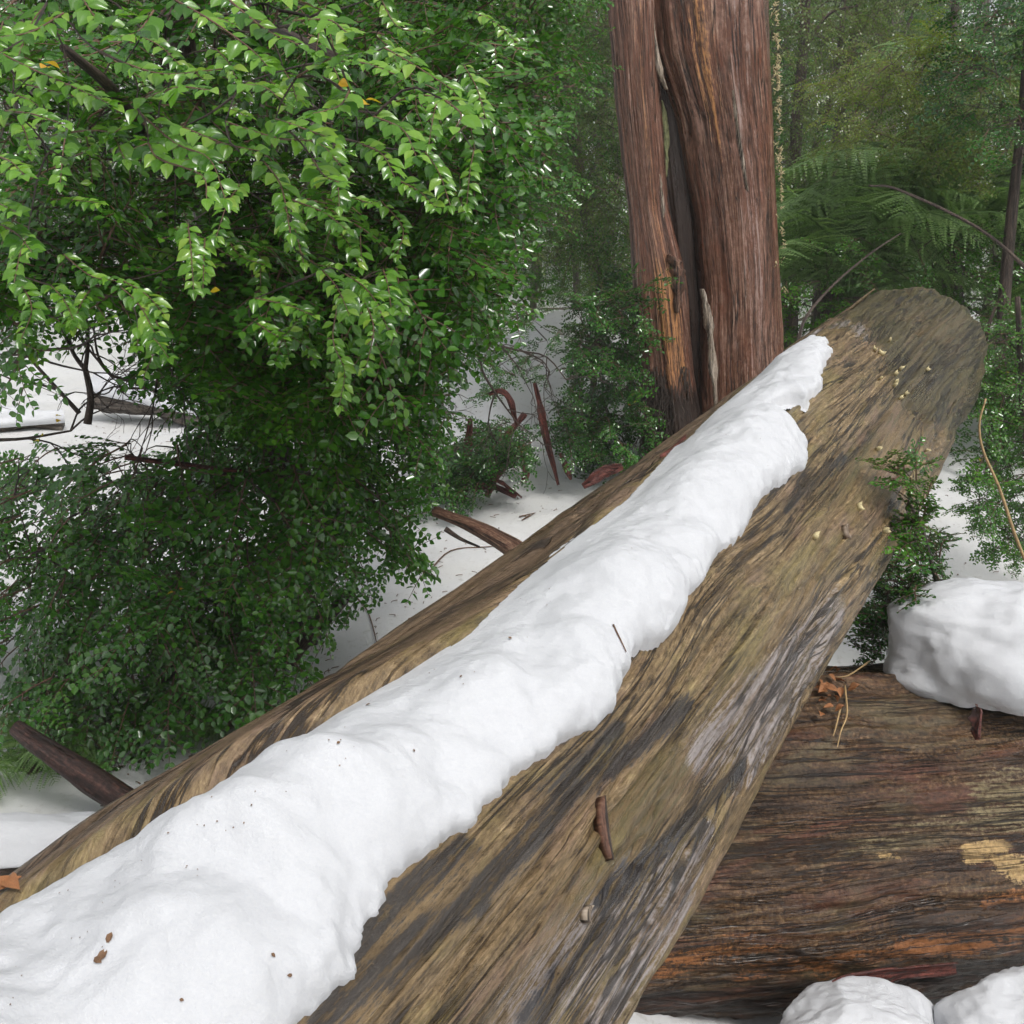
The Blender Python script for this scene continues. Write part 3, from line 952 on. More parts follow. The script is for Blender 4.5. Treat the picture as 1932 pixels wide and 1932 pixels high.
def place_sprays(templates, pos, dirs, scale, r, tilt=0.35):
    """returns (leaf mesh arrays, twig arrays) for sprays based at pos pointing along dirs"""
    L, T = Acc(), Acc()
    for p, d, s_ in zip(pos, dirs, scale):
        t = templates[r.integers(len(templates))]
        ax = unit(d)
        up = unit(np.array([0, -0.25, 1.0]) + r.normal(0, tilt, 3))
        ay = unit(np.cross(up, ax)); az = np.cross(ax, ay)
        Mx = np.stack([ax, ay, az]) * s_
        L.add(p + t['V'] @ Mx, t['F'], rnd=np.clip(t['R'] * 0.65 + r.random() * 0.35, 0, 1))
        T.add(p + t['TV'] @ Mx, t['TF'])
    return L, T


def in_poly(poly, n, r):
    poly = np.array(poly, float)
    lo, hi = poly.min(0), poly.max(0)
    out = []
    while len(out) < n:
        q = r.uniform(lo, hi, (n * 2, 2))
        d = inside_dist(q[:, 0], q[:, 1], [tuple(p) for p in poly])
        out.extend(q[d > 0].tolist())
    return out[:n]


def skeleton(nodes, targets, r, rad=0.004, sag=0.06, max_r=0.016):
    """join every target to the growing tree by thin curved twigs; returns tube pieces"""
    nodes = [np.asarray(n, float) for n in nodes]
    root = np.array(nodes)
    dist0 = [np.min(np.linalg.norm(root - t, axis=1)) for t in targets]
    A = Acc()
    P = np.zeros((len(nodes) + len(targets) * 2, 3)); P[:len(nodes)] = root; n = len(nodes)
    for i in np.argsort(dist0):
        t = targets[i]
        j = int(np.argmin(np.linalg.norm(P[:n] - t, axis=1)))
        a = P[j]
        L = np.linalg.norm(t - a)
        m = (a + t) / 2 + r.normal(0, 0.10, 3) * L + np.array([0, 0, sag * L])
        rr = min(max_r, rad * (0.6 + 2.2 * L))
        V, F, g = tube([a, m, t], rr, rad * 0.4, 4, 6, cap=False)
        A.add(V, F, guv=g)
        P[n] = t; P[n + 1] = m; n += 2
    return A


def shrub(name, label, cat, trunk_pts, trunk_r, regions, mats, templates, seed, out_c=None, group=None, tilt=0.35, droop=0.45, twig=0.0035, limbs=()):
    """regions: (polygon, ymin, ymax, count, scale)"""
    r = np.random.default_rng(seed)
    trunk_pts = [np.asarray(p, float) for p in trunk_pts]
    b = trunk_pts[0]
    root = thing(name, b, label, cat, group)
    V, F, g = tube(trunk_pts, trunk_r, trunk_r * 0.45, 10, 30, 0.10, seed)
    put('trunk', mesh_np('trunk', V, F, M_bark, dict(guv=g)), root)
    nodes = list(resample(trunk_pts, 24)[4:])
    for lp, lr in limbs:
        V, F, g = tube(lp, lr, lr * 0.3, 7, 18, 0.12, seed + 3)
        put('branch', mesh_np('branch', V, F, M_bark, dict(guv=g)), root)
        nodes += list(resample(lp, 14))
    c = np.mean(trunk_pts, 0) if out_c is None else np.asarray(out_c)
    fols = []
    allpos = []
    for reg in regions:
        poly, y0, y1, n, s_ = reg[:5]
        mat = reg[5] if len(reg) > 5 else mats
        tmpl = reg[6] if len(reg) > 6 else templates
        pix = in_poly(poly, n, r)
        pos = np.array([at(px, py, r.uniform(y0, y1)) for px, py in pix])
        gz = ground_z(pos[:, 0], pos[:, 1]) + 0.06
        pos = pos[pos[:, 2] > gz]
        d = unit(pos - c) * np.array([1, 1, 0.45]) + r.normal(0, 0.42, pos.shape) + np.array([0, -0.15, -droop])
        L, T = place_sprays(tmpl, pos, d, s_ * r.uniform(0.7, 1.15, len(pos)), r, tilt)
        fols.append((L, T, mat))
        allpos.append(pos)
    A = skeleton(nodes, np.concatenate(allpos), r, twig)
    put('twigs', A.mesh('twigs', M_bark), root, kind='stuff')
    for L, T, mat in fols:
        put('foliage', L.mesh('foliage', mat, False), root, kind='stuff')
        put('twiglets', T.mesh('twiglets', M_twig), root, kind='stuff')
    return root


# ------------------------------------------------------------------ the big leafy tree on the left
t0 = at(575, 1195, 3.85); t0[2] = ground_z(t0[0], t0[1]) - 0.03
big = shrub('evergreen_tree', 'large bushy evergreen with glossy bright green leaves overhanging the leaning log', 'tree',
            [t0, at(560, 1080, 3.8), at(500, 760, 3.5), at(400, 420, 3.2), at(345, 60, 2.9), at(330, -250, 2.7)], 0.075,
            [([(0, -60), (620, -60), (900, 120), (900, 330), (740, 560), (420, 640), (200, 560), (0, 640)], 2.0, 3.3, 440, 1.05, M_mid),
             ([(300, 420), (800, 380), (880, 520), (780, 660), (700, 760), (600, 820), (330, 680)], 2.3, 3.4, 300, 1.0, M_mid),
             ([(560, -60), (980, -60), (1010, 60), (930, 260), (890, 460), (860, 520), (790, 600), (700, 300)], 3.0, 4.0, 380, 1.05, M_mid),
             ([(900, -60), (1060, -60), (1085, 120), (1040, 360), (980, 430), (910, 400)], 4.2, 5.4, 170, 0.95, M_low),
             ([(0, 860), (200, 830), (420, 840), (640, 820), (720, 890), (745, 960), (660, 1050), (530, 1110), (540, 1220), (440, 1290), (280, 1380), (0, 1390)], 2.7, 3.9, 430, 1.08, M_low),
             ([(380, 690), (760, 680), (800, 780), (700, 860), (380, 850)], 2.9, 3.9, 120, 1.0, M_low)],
            M_mid, T_MID, 41,
            limbs=[([at(500, 760, 3.5), at(620, 620, 3.2), at(760, 420, 3.1), at(860, 260, 3.1)], 0.022),
                   ([at(400, 420, 3.2), at(300, 300, 2.6), at(220, 180, 2.0), at(120, 90, 1.7)], 0.022),
                   ([at(345, 60, 2.9), at(420, 40, 2.2), at(520, 60, 1.7), at(640, 110, 1.5)], 0.02),
                   ([at(530, 900, 3.6), at(400, 900, 3.3), at(250, 1000, 3.0), at(60, 1040, 2.9)], 0.03),
                   ([at(560, 1080, 3.8), at(420, 1200, 3.3), at(250, 1330, 3.0)], 0.02),
                   ([at(535, 880, 3.6), at(640, 920, 3.3), at(730, 960, 3.1)], 0.018)])


def big_leaf_mesh(k):
    """larger leaf with a bent blade and a midrib, 5 x 2 strips"""
    prof = np.array([0.06, 0.5, 0.92, 1.0, 0.78, 0.42, 0.0])
    t = np.linspace(0, 1, 7)
    w = 0.60 * prof * 0.5
    V = []
    for i in range(7):
        zc = -0.16 * t[i] ** 2 + 0.02 * math.sin(5 * t[i] + k)
        for u in (-1, -0.5, 0, 0.5, 1):
            V.append([t[i], u * w[i], zc + 0.16 * abs(u) * w[i] * 2 - 0.10 * (abs(u) ** 3) * w[i] * (k - 0.5)])
    return mesh_np('leaf', np.array(V), grid_faces(7, 5), M_near)


LEAF_ME = [big_leaf_mesh(k) for k in (0, 1, 2)]
LEAFY = mesh_np('leaf', np.array([v.co[:] for v in LEAF_ME[0].vertices]), grid_faces(7, 5), M_yellow)

NEAR = [[(0, 100), (60, 130), (140, 165), (215, 200)], [(120, 25), (60, 60), (0, 70)], [(150, -10), (190, 40), (235, 20)], [(330, 0), (400, 40), (470, 90), (505, 125)],
        [(420, -10), (500, 55), (565, 85)], [(235, 120), (310, 140), (420, 130)], [(50, 160), (130, 180), (205, 195)], [(275, 185), (335, 165), (395, 170)],
        [(255, 205), (330, 270), (395, 300), (425, 375)], [(345, 240), (420, 270), (490, 285)], [(70, 265), (130, 250), (205, 250), (235, 300)], [(425, 230), (520, 260), (600, 270), (645, 315)],
        [(520, 225), (560, 238), (615, 258)], [(498, 305), (530, 350), (548, 440)], [(640, 115), (690, 120), (745, 140)], [(725, 90), (785, 125), (855, 170)],
        [(735, 195), (800, 180), (872, 200)], [(705, 220), (760, 245), (785, 295)], [(675, 270), (720, 290), (745, 335)], [(555, 40), (620, 38), (655, 62)],
        [(-20, 290), (20, 305), (45, 330)], [(-20, 415), (30, 440), (60, 475)], [(-20, 375), (30, 400)], [(560, 145), (620, 112), (685, 100)],
        [(280, 270), (300, 300), (380, 330), (390, 375)], [(130, 300), (190, 270), (230, 240)], [(590, 300), (610, 330), (640, 345)], [(10, 210), (60, 215), (120, 235)],
        [(840, 190), (870, 215), (860, 240)], [(610, 20), (560, 0), (500, -10)], [(290, 20), (260, 60), (220, 70)], [(660, 170), (640, 200), (590, 215)], [(450, 160), (500, 165), (540, 200)]]
NEAR2 = [([(640, 560), (628, 640), (650, 700), (640, 765)], 1.75), ([(685, 560), (705, 620), (690, 695)], 1.8), ([(245, 560), (300, 620), (270, 715)], 1.8), ([(485, 610), (530, 635), (565, 600)], 1.7),
         ([(715, -10), (750, 50), (805, 60)], 1.8), ([(720, 380), (760, 430), (750, 480)], 1.9), ([(120, 480), (170, 520), (220, 530)], 1.7), ([(330, 430), (370, 470), (390, 520)], 1.8),
         ([(30, 520), (60, 580), (40, 640)], 1.7), ([(560, 470), (600, 500), (650, 500)], 1.8), ([(420, 430), (450, 480), (500, 500)], 1.9), ([(800, 320), (850, 350), (880, 400)], 2.1),
         ([(590, 560), (570, 620), (590, 680)], 2.0), ([(880, 20), (930, 40), (985, 90)], 2.3), ([(870, 470), (900, 520), (890, 580)], 2.3), ([(100, 600), (150, 620), (210, 600)], 1.9)]


def near_twigs():
    r = np.random.default_rng(77)
    tw = Acc()
    rest = Acc()
    starts = []
    objs = []
    allt = [(t, r.uniform(1.15, 1.42)) for t in NEAR] + NEAR2
    for px, py in in_poly([(-20, -20), (560, -20), (880, 120), (900, 330), (760, 520), (700, 680), (560, 640), (380, 520), (300, 640), (0, 650)], 80, r):
        y = r.uniform(1.5, 2.3); ln = r.uniform(60, 130) * 1.7 / y; a = r.normal(0.9 if px > 250 else 1.2, 0.7)
        dx, dy = math.cos(a) * ln, abs(math.sin(a)) * ln
        allt.append(([(px, py), (px + dx * 0.5, py + dy * 0.4), (px + dx * 0.9, py + dy)], y))
    for pts, y in allt:
        yy = np.linspace(y + 0.08, y - 0.04, len(pts))
        P = np.array([at(px, py, q) for (px, py), q in zip(pts, yy)])
        Ln = np.sum(np.linalg.norm(np.diff(P, axis=0), axis=1))
        n = max(4, int(Ln / 0.0135))
        C_ = resample(P, n)
        T, N, B = frames(C_)
        V, F, g = tube(P, 0.0016, 0.0007, 4, n, cap=False)
        tw.add(V, F)
        starts.append(P[0])
        roll = r.normal(0, 0.3)
        for i in range(n):
            side = unit(np.cross(T[i], np.array([0, -0.45, 1.0]) + r.normal(0, 0.12, 3)))
            nz0 = unit(np.cross(side, T[i]))
            if nz0[2] < 0: nz0 = -nz0
            for sg in (1, -1):
                if r.random() < 0.08: continue
                s_ = 0.028 * r.uniform(0.5, 1.15) * (1 - 0.45 * (i / n) ** 4)
                ax = unit(side * sg * 0.9 + T[i] * r.uniform(0.45, 0.95) + np.array([0, 0, -0.12]) + r.normal(0, 0.15, 3))
                nz = unit(nz0 + r.normal(0, 0.28, 3) - side * sg * 0.1)
                ay = unit(np.cross(nz, ax)); nz = np.cross(ax, ay)
                objs.append((y, C_[i], ax, ay, nz, s_, r.random()))
        e = T[-1]
        objs.append((y, C_[-1], e, unit(np.cross(nz0, e)), nz0, 0.02, r.random()))
    objs.sort(key=lambda o: o[0])
    tv = np.array([v.co[:] for v in LEAF_ME[0].vertices]); tf = grid_faces(7, 5)
    for k, (y, p, ax, ay, nz, s_, rn) in enumerate(objs):
        if k < 292:
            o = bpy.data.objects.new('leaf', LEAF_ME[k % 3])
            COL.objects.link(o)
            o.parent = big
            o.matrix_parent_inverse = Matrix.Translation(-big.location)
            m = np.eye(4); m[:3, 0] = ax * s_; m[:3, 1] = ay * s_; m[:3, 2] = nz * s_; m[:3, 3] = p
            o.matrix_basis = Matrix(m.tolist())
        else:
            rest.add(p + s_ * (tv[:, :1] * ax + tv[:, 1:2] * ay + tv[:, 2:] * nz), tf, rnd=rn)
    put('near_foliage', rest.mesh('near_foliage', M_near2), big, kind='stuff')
    put('near_twigs', tw.mesh('near_twigs', M_twig), big, kind='stuff')
    nodes = list(resample([at(400, 420, 3.2), at(300, 300, 2.6), at(220, 180, 2.0), at(120, 90, 1.7)], 14)) + \
        list(resample([at(345, 60, 2.9), at(420, 40, 2.2), at(520, 60, 1.7), at(640, 110, 1.5)], 14)) + \
        list(resample([at(500, 760, 3.5), at(620, 620, 3.2), at(760, 420, 3.1), at(860, 260, 3.1)], 10))
    A = skeleton(nodes, np.array(starts), r, 0.0022, 0.02, 0.007)
    put('twigs', A.mesh('twigs', M_bark), big, kind='stuff')
    # yellowing leaves
    for (px, py, y) in [(83, 118, 1.3), (92, 128, 1.3), (690, 188, 1.38), (694, 196, 1.38), (640, 155, 1.4), (105, 785, 2.7), (112, 792, 2.7), (78, 822, 2.7), (74, 832, 2.7), (415, 548, 1.9), (330, 1117, 2.6), (340, 1113, 2.6)]:
        o = bpy.data.objects.new('leaf', LEAFY)
        COL.objects.link(o); o.parent = big; o.matrix_parent_inverse = Matrix.Translation(-big.location)
        o['label'] = 'yellowing leaf'
        p = at(px, py, y)
        o.matrix_basis = Matrix.LocRotScale(Vector(p), Matrix.Rotation(r.uniform(0, 6), 3, 'Z') @ Matrix.Rotation(r.uniform(-1, 0.2), 3, 'X'), Vector((0.022,) * 3))


near_twigs()

def bare_branch(start, d, L, r0, seed, depth=4):
    r = np.random.default_rng(seed)
    A = Acc()

    def grow(p, d, L, rr, k):
        m = p + d * L * 0.5 + r.normal(0, 0.06, 3) * L
        e = p + d * L + r.normal(0, 0.10, 3) * L
        V, F, g = tube([p, m, e], rr, rr * 0.6, 5, 7, 0.1, seed, cap=False)
        A.add(V, F, guv=g)
        if k == 0: return
        for q in range(r.integers(2, 4)):
            grow(m if q == 2 else e, unit(unit(e - m) + r.normal(0, 0.45, 3)), L * r.uniform(0.55, 0.85), rr * 0.6, k - 1)
    grow(np.asarray(start, float), unit(d), L, r0, depth)
    put('branch', A.mesh('branch', M_bark), big, 'bare forked branch')


for (px, py, y, dx, dz, L, r0, sd_) in [(165, 800, 3.0, 0.15, 1.0, 0.16, 0.014, 1), (150, 780, 3.1, -0.6, 0.8, 0.2, 0.008, 2), (330, 760, 3.1, -1, 0.5, 0.2, 0.008, 3), (10, 700, 2.8, 1, 0.35, 0.2, 0.007, 4),
                                       (0, 830, 3.0, 1, 0.1, 0.2, 0.006, 5), (420, 560, 3.0, -0.3, -1, 0.25, 0.007, 6), (230, 480, 2.6, 0.4, -1, 0.22, 0.006, 7), (600, 700, 3.2, 1, -0.5, 0.22, 0.007, 8), (860, 600, 5.0, 1, -0.5, 0.35, 0.009, 9), (900, 640, 5.2, 0.3, -1, 0.3, 0.010, 10)]:
    bare_branch(at(px, py, y), np.array([dx, 0.05, dz]), L, r0, sd_)

# ------------------------------------------------------------------ shrubs around
b2 = at(1110, 880, 6.6); b2[2] = ground_z(b2[0], b2[1]) - 0.02
shrub('dark_shrub', 'dark green shrub growing beside the dead tree behind red bark ribbons', 'shrub',
      [b2, at(1115, 780, 6.6), at(1125, 660, 6.7), at(1130, 500, 6.9)], 0.03,
      [([(1060, 780), (1085, 690), (1100, 560), (1215, 540), (1215, 850), (1130, 860), (1070, 850)], 5.6, 7.6, 360, 1.0, M_dark),
       ([(860, 830), (960, 780), (1010, 830), (900, 920), (810, 930), (800, 880)], 5.4, 6.6, 190, 0.9, M_dark),
       ([(890, 600), (1060, 560), (1070, 700), (930, 740)], 5.6, 7.0, 34, 0.75, M_dark)],
      M_dark, T_MID, 51, out_c=b2 + np.array([0, 0, 0.6]))
b3 = at(1140, 720, 9.2); b3[2] = ground_z(b3[0], b3[1]) - 0.02
shrub('leafy_tree', 'slender leafy tree with fine foliage between the bushy evergreen and the dead tree', 'tree',
      [b3, at(1130, 560, 9.1), at(1090, 300, 8.8), at(1070, -60, 8.7), at(1070, -400, 8.6)], 0.06,
      [([(880, -100), (1200, -100), (1200, 560), (1090, 500), (950, 420), (900, 300)], 6.8, 9.4, 330, 0.85, M_olive),
       ([(880, 0), (1190, 0), (1190, 500), (1000, 440)], 6.8, 8.6, 200, 0.7, M_mid),
       ([(880, 330), (1190, 330), (1190, 540), (1080, 520), (900, 530)], 6.8, 8.6, 130, 0.62, M_mid)],
      M_mid, T_FAR, 61, limbs=[([at(1100, 360, 8.9), at(1130, 300, 8.4), at(1190, 260, 7.8)], 0.02), ([at(1085, 280, 8.8), at(960, 200, 8.2), at(900, 150, 7.9)], 0.02)])
b4 = at(1800, 1330, 2.75); b4[2] = ground_z(b4[0], b4[1]) - 0.02
shrub('small_shrub', 'small shrub of tiny round leaves between the leaning log and the snow lump', 'shrub',
      [b4, at(1795, 1210, 2.65), at(1770, 1110, 2.5), at(1740, 1000, 2.32), at(1715, 950, 2.24)], 0.008,
      [([(1690, 880), (1745, 900), (1765, 1000), (1710, 1030), (1690, 960)], 2.2, 2.32, 22, 0.9, M_mid),
       ([(1650, 850), (1700, 850), (1730, 930), (1665, 900)], 2.16, 2.24, 7, 0.8, M_mid),
       ([(1690, 1020), (1760, 1000), (1810, 1100), (1690, 1150), (1660, 1180)], 2.35, 2.8, 60, 1.0, M_dark),
       ([(1640, 1180), (1700, 1130), (1790, 1110), (1700, 1200), (1650, 1250)], 2.6, 3.0, 60, 1.0, M_dark)],
      M_dark, T_SPRIG, 71, out_c=b4 + np.array([0.25, 0.5, 0.2]), twig=0.002, droop=0.1)
b5 = at(1960, 1120, 3.9); b5[2] = ground_z(b5[0], b5[1]) - 0.02
shrub('glossy_shrub', 'glossy dark shrub with small leaves to the right of the leaning log', 'shrub',
      [b5, at(1950, 960, 3.9), at(1930, 760, 3.9), at(1920, 560, 4.0)], 0.022,
      [([(1850, 640), (1960, 560), (2080, 600), (2080, 800), (1860, 780)], 3.7, 4.7, 230, 0.62, M_mid),
       ([(1830, 840), (1880, 780), (2060, 800), (2060, 1060), (1900, 1060), (1820, 960)], 3.6, 4.6, 230, 0.6, M_low)],
      M_dark, T_MID, 81, out_c=b5 + np.array([0.2, 0.4, 0.4]))


b6 = at(1890, 760, 6.0); b6[2] = ground_z(b6[0], b6[1]) - 0.02
shrub('overhanging_tree', 'dark glossy leaved tree hanging over the tree fern fronds', 'tree',
      [b6, at(1900, 500, 6.0), at(1930, 200, 6.0), at(1950, -100, 6.0)], 0.04,
      [([(1790, -60), (2080, -60), (2080, 330), (1900, 300), (1800, 180)], 5.2, 6.4, 170, 1.0, M_dark)], M_dark, T_MID, 91)
b7 = at(1680, 700, 8.4); b7[2] = ground_z(b7[0], b7[1]) - 0.02
shrub('yellow_green_sapling', 'yellow green sapling in thin mist right of the dead tree', 'tree',
      [b7, at(1690, 500, 8.4), at(1720, 300, 8.4), at(1740, 120, 8.4)], 0.025,
      [([(1560, 120), (1720, 60), (1900, 100), (1900, 300), (1660, 300), (1560, 220)], 6.2, 8.2, 230, 0.7, M_yg)], M_yg, T_FAR, 92)
b8 = at(1560, 700, 7.4); b8[2] = ground_z(b8[0], b8[1]) - 0.02
shrub('low_thicket', 'low tangled green thicket behind the far end of the leaning log', 'shrub',
      [b8, at(1570, 620, 7.4), at(1600, 520, 7.4), at(1650, 450, 7.4)], 0.03,
      [([(1475, 480), (1700, 420), (1960, 420), (1960, 760), (1830, 760), (1600, 600), (1480, 680)], 6.2, 8.2, 330, 1.0, M_mid)], M_dark, T_MID, 93)
b9 = at(1500, 600, 9.6); b9[2] = ground_z(b9[0], b9[1]) - 0.02
shrub('misty_sapling', 'grey green sapling with dark limbs right beside the dead tree', 'tree',
      [b9, at(1500, 300, 9.6), at(1515, 100, 9.6), at(1530, -150, 9.6)], 0.07,
      [([(1450, -80), (1700, -80), (1680, 120), (1560, 330), (1460, 520)], 8.8, 10.6, 300, 0.9, M_olive)], M_olive, T_FAR, 94,
      limbs=[([at(1505, 200, 9.6), at(1580, 150, 9.4), at(1650, 130, 9.4)], 0.02), ([at(1505, 120, 9.6), at(1560, 30, 9.5), at(1620, 10, 9.5)], 0.02)])


# ------------------------------------------------------------------ tree ferns
def frond_mesh(L, seed, curve=1.0):
    r = np.random.default_rng(seed)
    A = Acc()
    n = 46
    t = np.linspace(0, 1, n)
    ang = R_(62) - curve * R_(112) * t ** 1.15
    dx, dz = np.cos(ang), np.sin(ang)
    C_ = np.stack([np.cumsum(dx), 0.02 * np.cumsum(np.sin(t * 3 + seed)), np.cumsum(dz)], -1) * L / n
    V, F, g = tube(C_[::5], 0.011 * L, 0.002, 4, 24, cap=False)
    A.add(V, F, rnd=np.full(len(V), 0.1))
    T, N, B = frames(C_)
    for i in range(6, n):
        w = L * 0.26 * math.sin(math.pi * min(1, (t[i] * 0.92 + 0.06))) ** 0.8
        for sg in (1, -1):
            ax = unit(B[i] * sg + T[i] * 0.45 + np.array([0, 0, -0.25]) + r.normal(0, 0.14, 3))
            w_ = w; w = w * r.uniform(0.7, 1.08)
            side = unit(np.cross(N[i], ax)) if True else 0
            m = max(5, int(w / 0.018))
            rn = r.random()
            for k in range(m):
                u = (k + 0.5) / m
                pl = w * 0.055 * (1 - u) ** 0.7 + 0.004
                p = C_[i] + ax * w * u + np.array([0, 0, -0.25 * w * u * u])
                for s2 in (1, -1):
                    q = p + side * s2 * pl + ax * pl * 0.5
                    h = ax * (w / m * 0.46)
                    A.add(np.array([p - h, p + h, q + h * 0.4, q - h * 0.2]), np.array([[0, 1, 2, 3]]), rnd=np.full(4, rn))
            w = w_
    return A.mesh('frond', M_fern, False)


FROND = [frond_mesh(1.5, s, c) for s, c in ((1, 1.0), (2, 0.85), (3, 1.15))]


def tree_fern(label, base, h, n, seed, scale=1.0, group=None, trunk_r=0.1):
    r = np.random.default_rng(seed)
    base = np.array(base); base[2] = ground_z(base[0], base[1]) - 0.03
    root = thing('tree_fern', base, label, 'fern', group)
    top = base + np.array([0, 0, h])
    V, F, g = tube([base, base + np.array([0.02, 0, h * 0.5]), top], trunk_r, trunk_r * 0.9, 14, 30, 0.3, seed)
    put('trunk', mesh_np('trunk', V, F, M_bark, dict(guv=g)), root)
    for k in range(n):
        az = 2 * math.pi * k / n + r.normal(0, 0.15)
        o = bpy.data.objects.new('frond', FROND[r.integers(3)])
        COL.objects.link(o); o.parent = root
        s_ = scale * r.uniform(0.85, 1.15)
        o.matrix_basis = Matrix.LocRotScale(Vector((0, 0, h - 0.03)), Matrix.Rotation(az, 3, 'Z') @ Matrix.Rotation(r.normal(-0.02, 0.26), 3, 'Y') @ Matrix.Rotation(r.normal(0, 0.35), 3, 'X'), Vector((s_,) * 3))
    return root


def fern_at(label, px, py, y, n, seed, scale):
    p = at(px, py, y)
    tree_fern(label, p, p[2] - float(ground_z(p[0], p[1])) + 0.03, n, seed, scale)


fern_at('tree fern with arching pale green fronds beyond the end of the leaning log', 1800, 460, 7.7, 24, 3, 1.2)
fern_at('leaning tree fern whose fronds reach in from behind the glossy shrub', 2140, 520, 6.8, 18, 4, 1.0)
fern_at('pale fern with drooping fronds right behind the dead tree and curved grey stick', 1600, 560, 7.0, 16, 14, 0.95)
fern_at('high tree fern crown seen above the arching fern', 1960, 250, 8.0, 18, 15, 1.1)
fern_at('small fern in mist between the dead tree and the tall tree fern', 1570, 470, 7.6, 16, 5, 0.8)
tree_fern('low fern under the bushy evergreen beside the snowy half buried log', at(60, 1500, 2.75), 0.06, 11, 6, 0.26, None, 0.02)
tree_fern('low fern sprouting behind the leaning log below the evergreen branches', at(430, 1440, 3.0), 0.05, 9, 8, 0.22, None, 0.02)


# ------------------------------------------------------------------ forest behind
def forest_tree(seed, h, tr, crown0, spread, n, templates, mat, scale, trunk_mat):
    r = np.random.default_rng(seed)
    root = bpy.data.objects.new('forest_tree', None); COL.objects.link(root)
    pts = [np.array([0, 0, -0.3]), np.array([r.normal(0, .05), r.normal(0, .05), h * 0.3]), np.array([r.normal(0, .15), r.normal(0, .15), h * 0.65]), np.array([r.normal(0, .25), r.normal(0, .25), h])]
    V, F, g = tube(pts, tr, tr * 0.3, 10, 30, 0.06, seed)
    o = put('trunk', mesh_np('trunk', V, F, trunk_mat, dict(guv=g)), root)
    C_ = resample(pts, 60)
    A = Acc()
    pos, dirs = [], []
    nl = max(6, n // 9)
    for k in range(nl):
        t = crown0 + (0.98 - crown0) * (k + r.random()) / nl
        p0 = C_[int(t * 59)]
        az = r.uniform(0, 2 * math.pi)
        ln = spread * r.uniform(0.55, 1.1) * (1 - 0.55 * (t - crown0) / (1.001 - crown0))
        d = np.array([math.cos(az), math.sin(az), r.uniform(-0.1, 0.5)])
        p1 = p0 + d * ln * 0.55; p2 = p0 + d * ln + np.array([0, 0, -0.18 * ln])
        V, F, g = tube([p0, p1, p2], tr * 0.22, 0.006, 5, 8, cap=False)
        A.add(V, F, guv=g)
        B_ = resample([p0, p1, p2], 12)
        for q in range(max(1, n // nl)):
            i = r.integers(3, 12)
            pos.append(B_[i] + r.normal(0, 0.12 * spread, 3) * np.array([1, 1, 0.6]))
            dirs.append(d + r.normal(0, 0.6, 3) + np.array([0, 0, -0.5]))
    put('branches', A.mesh('branches', trunk_mat), root, kind='stuff')
    L, T = place_sprays(templates, pos, dirs, scale * r.uniform(0.7, 1.2, len(pos)), r, 0.5)
    put('crown', L.mesh('crown', mat, False), root, kind='stuff')
    for ch in root.children: ch.matrix_parent_inverse = Matrix.Identity(4)
    return root


PROTO = [forest_tree(301, 4.6, 0.06, 0.05, 1.5, 120, T_FAR, M_olive, 1.0, M_grtrunk),
         forest_tree(302, 4.2, 0.05, 0.03, 1.4, 120, T_FAR, M_mid, 1.0, M_grtrunk),
         forest_tree(303, 7.2, 0.13, 0.06, 2.0, 130, T_XFAR, M_olive, 1.0, M_grtrunk),
         forest_tree(304, 7.6, 0.14, 0.06, 2.0, 130, T_XFAR, M_mid, 1.0, M_grtrunk),
         forest_tree(305, 15.0, 0.22, 0.45, 1.6, 40, T_XFAR, M_olive, 1.0, M_grtrunk)]
KIND = ['slim olive leaved young tree in the misty forest behind', 'slim dark leaved young tree in the misty forest behind', 'tall olive leaved tree of the misty slope', 'tall dark green tree of the misty slope', 'bare straight grey trunk rising in the mist']
used = [False] * 5


def copy_tree(i, x, y, s_, rz):
    src = PROTO[i]
    if used[i]:
        o = src.copy(); COL.objects.link(o)
        for ch in src.children:
            c = ch.copy(); COL.objects.link(c); c.parent = o
    else:
        o = src; used[i] = True
    o.location = (x, y, float(ground_z(x, y)))
    o.rotation_euler = (random.gauss(0, 0.03), random.gauss(0, 0.03), rz)
    o.scale = (s_,) * 3
    tag(o, KIND[i], 'tree', 'forest trees behind: ' + KIND[i].split(' in ')[0])
    return o


rf = np.random.default_rng(9)
spots = []
def fits(x, y, d):
    return all((x - a) ** 2 + (y - b) ** 2 > d * d for a, b in spots)
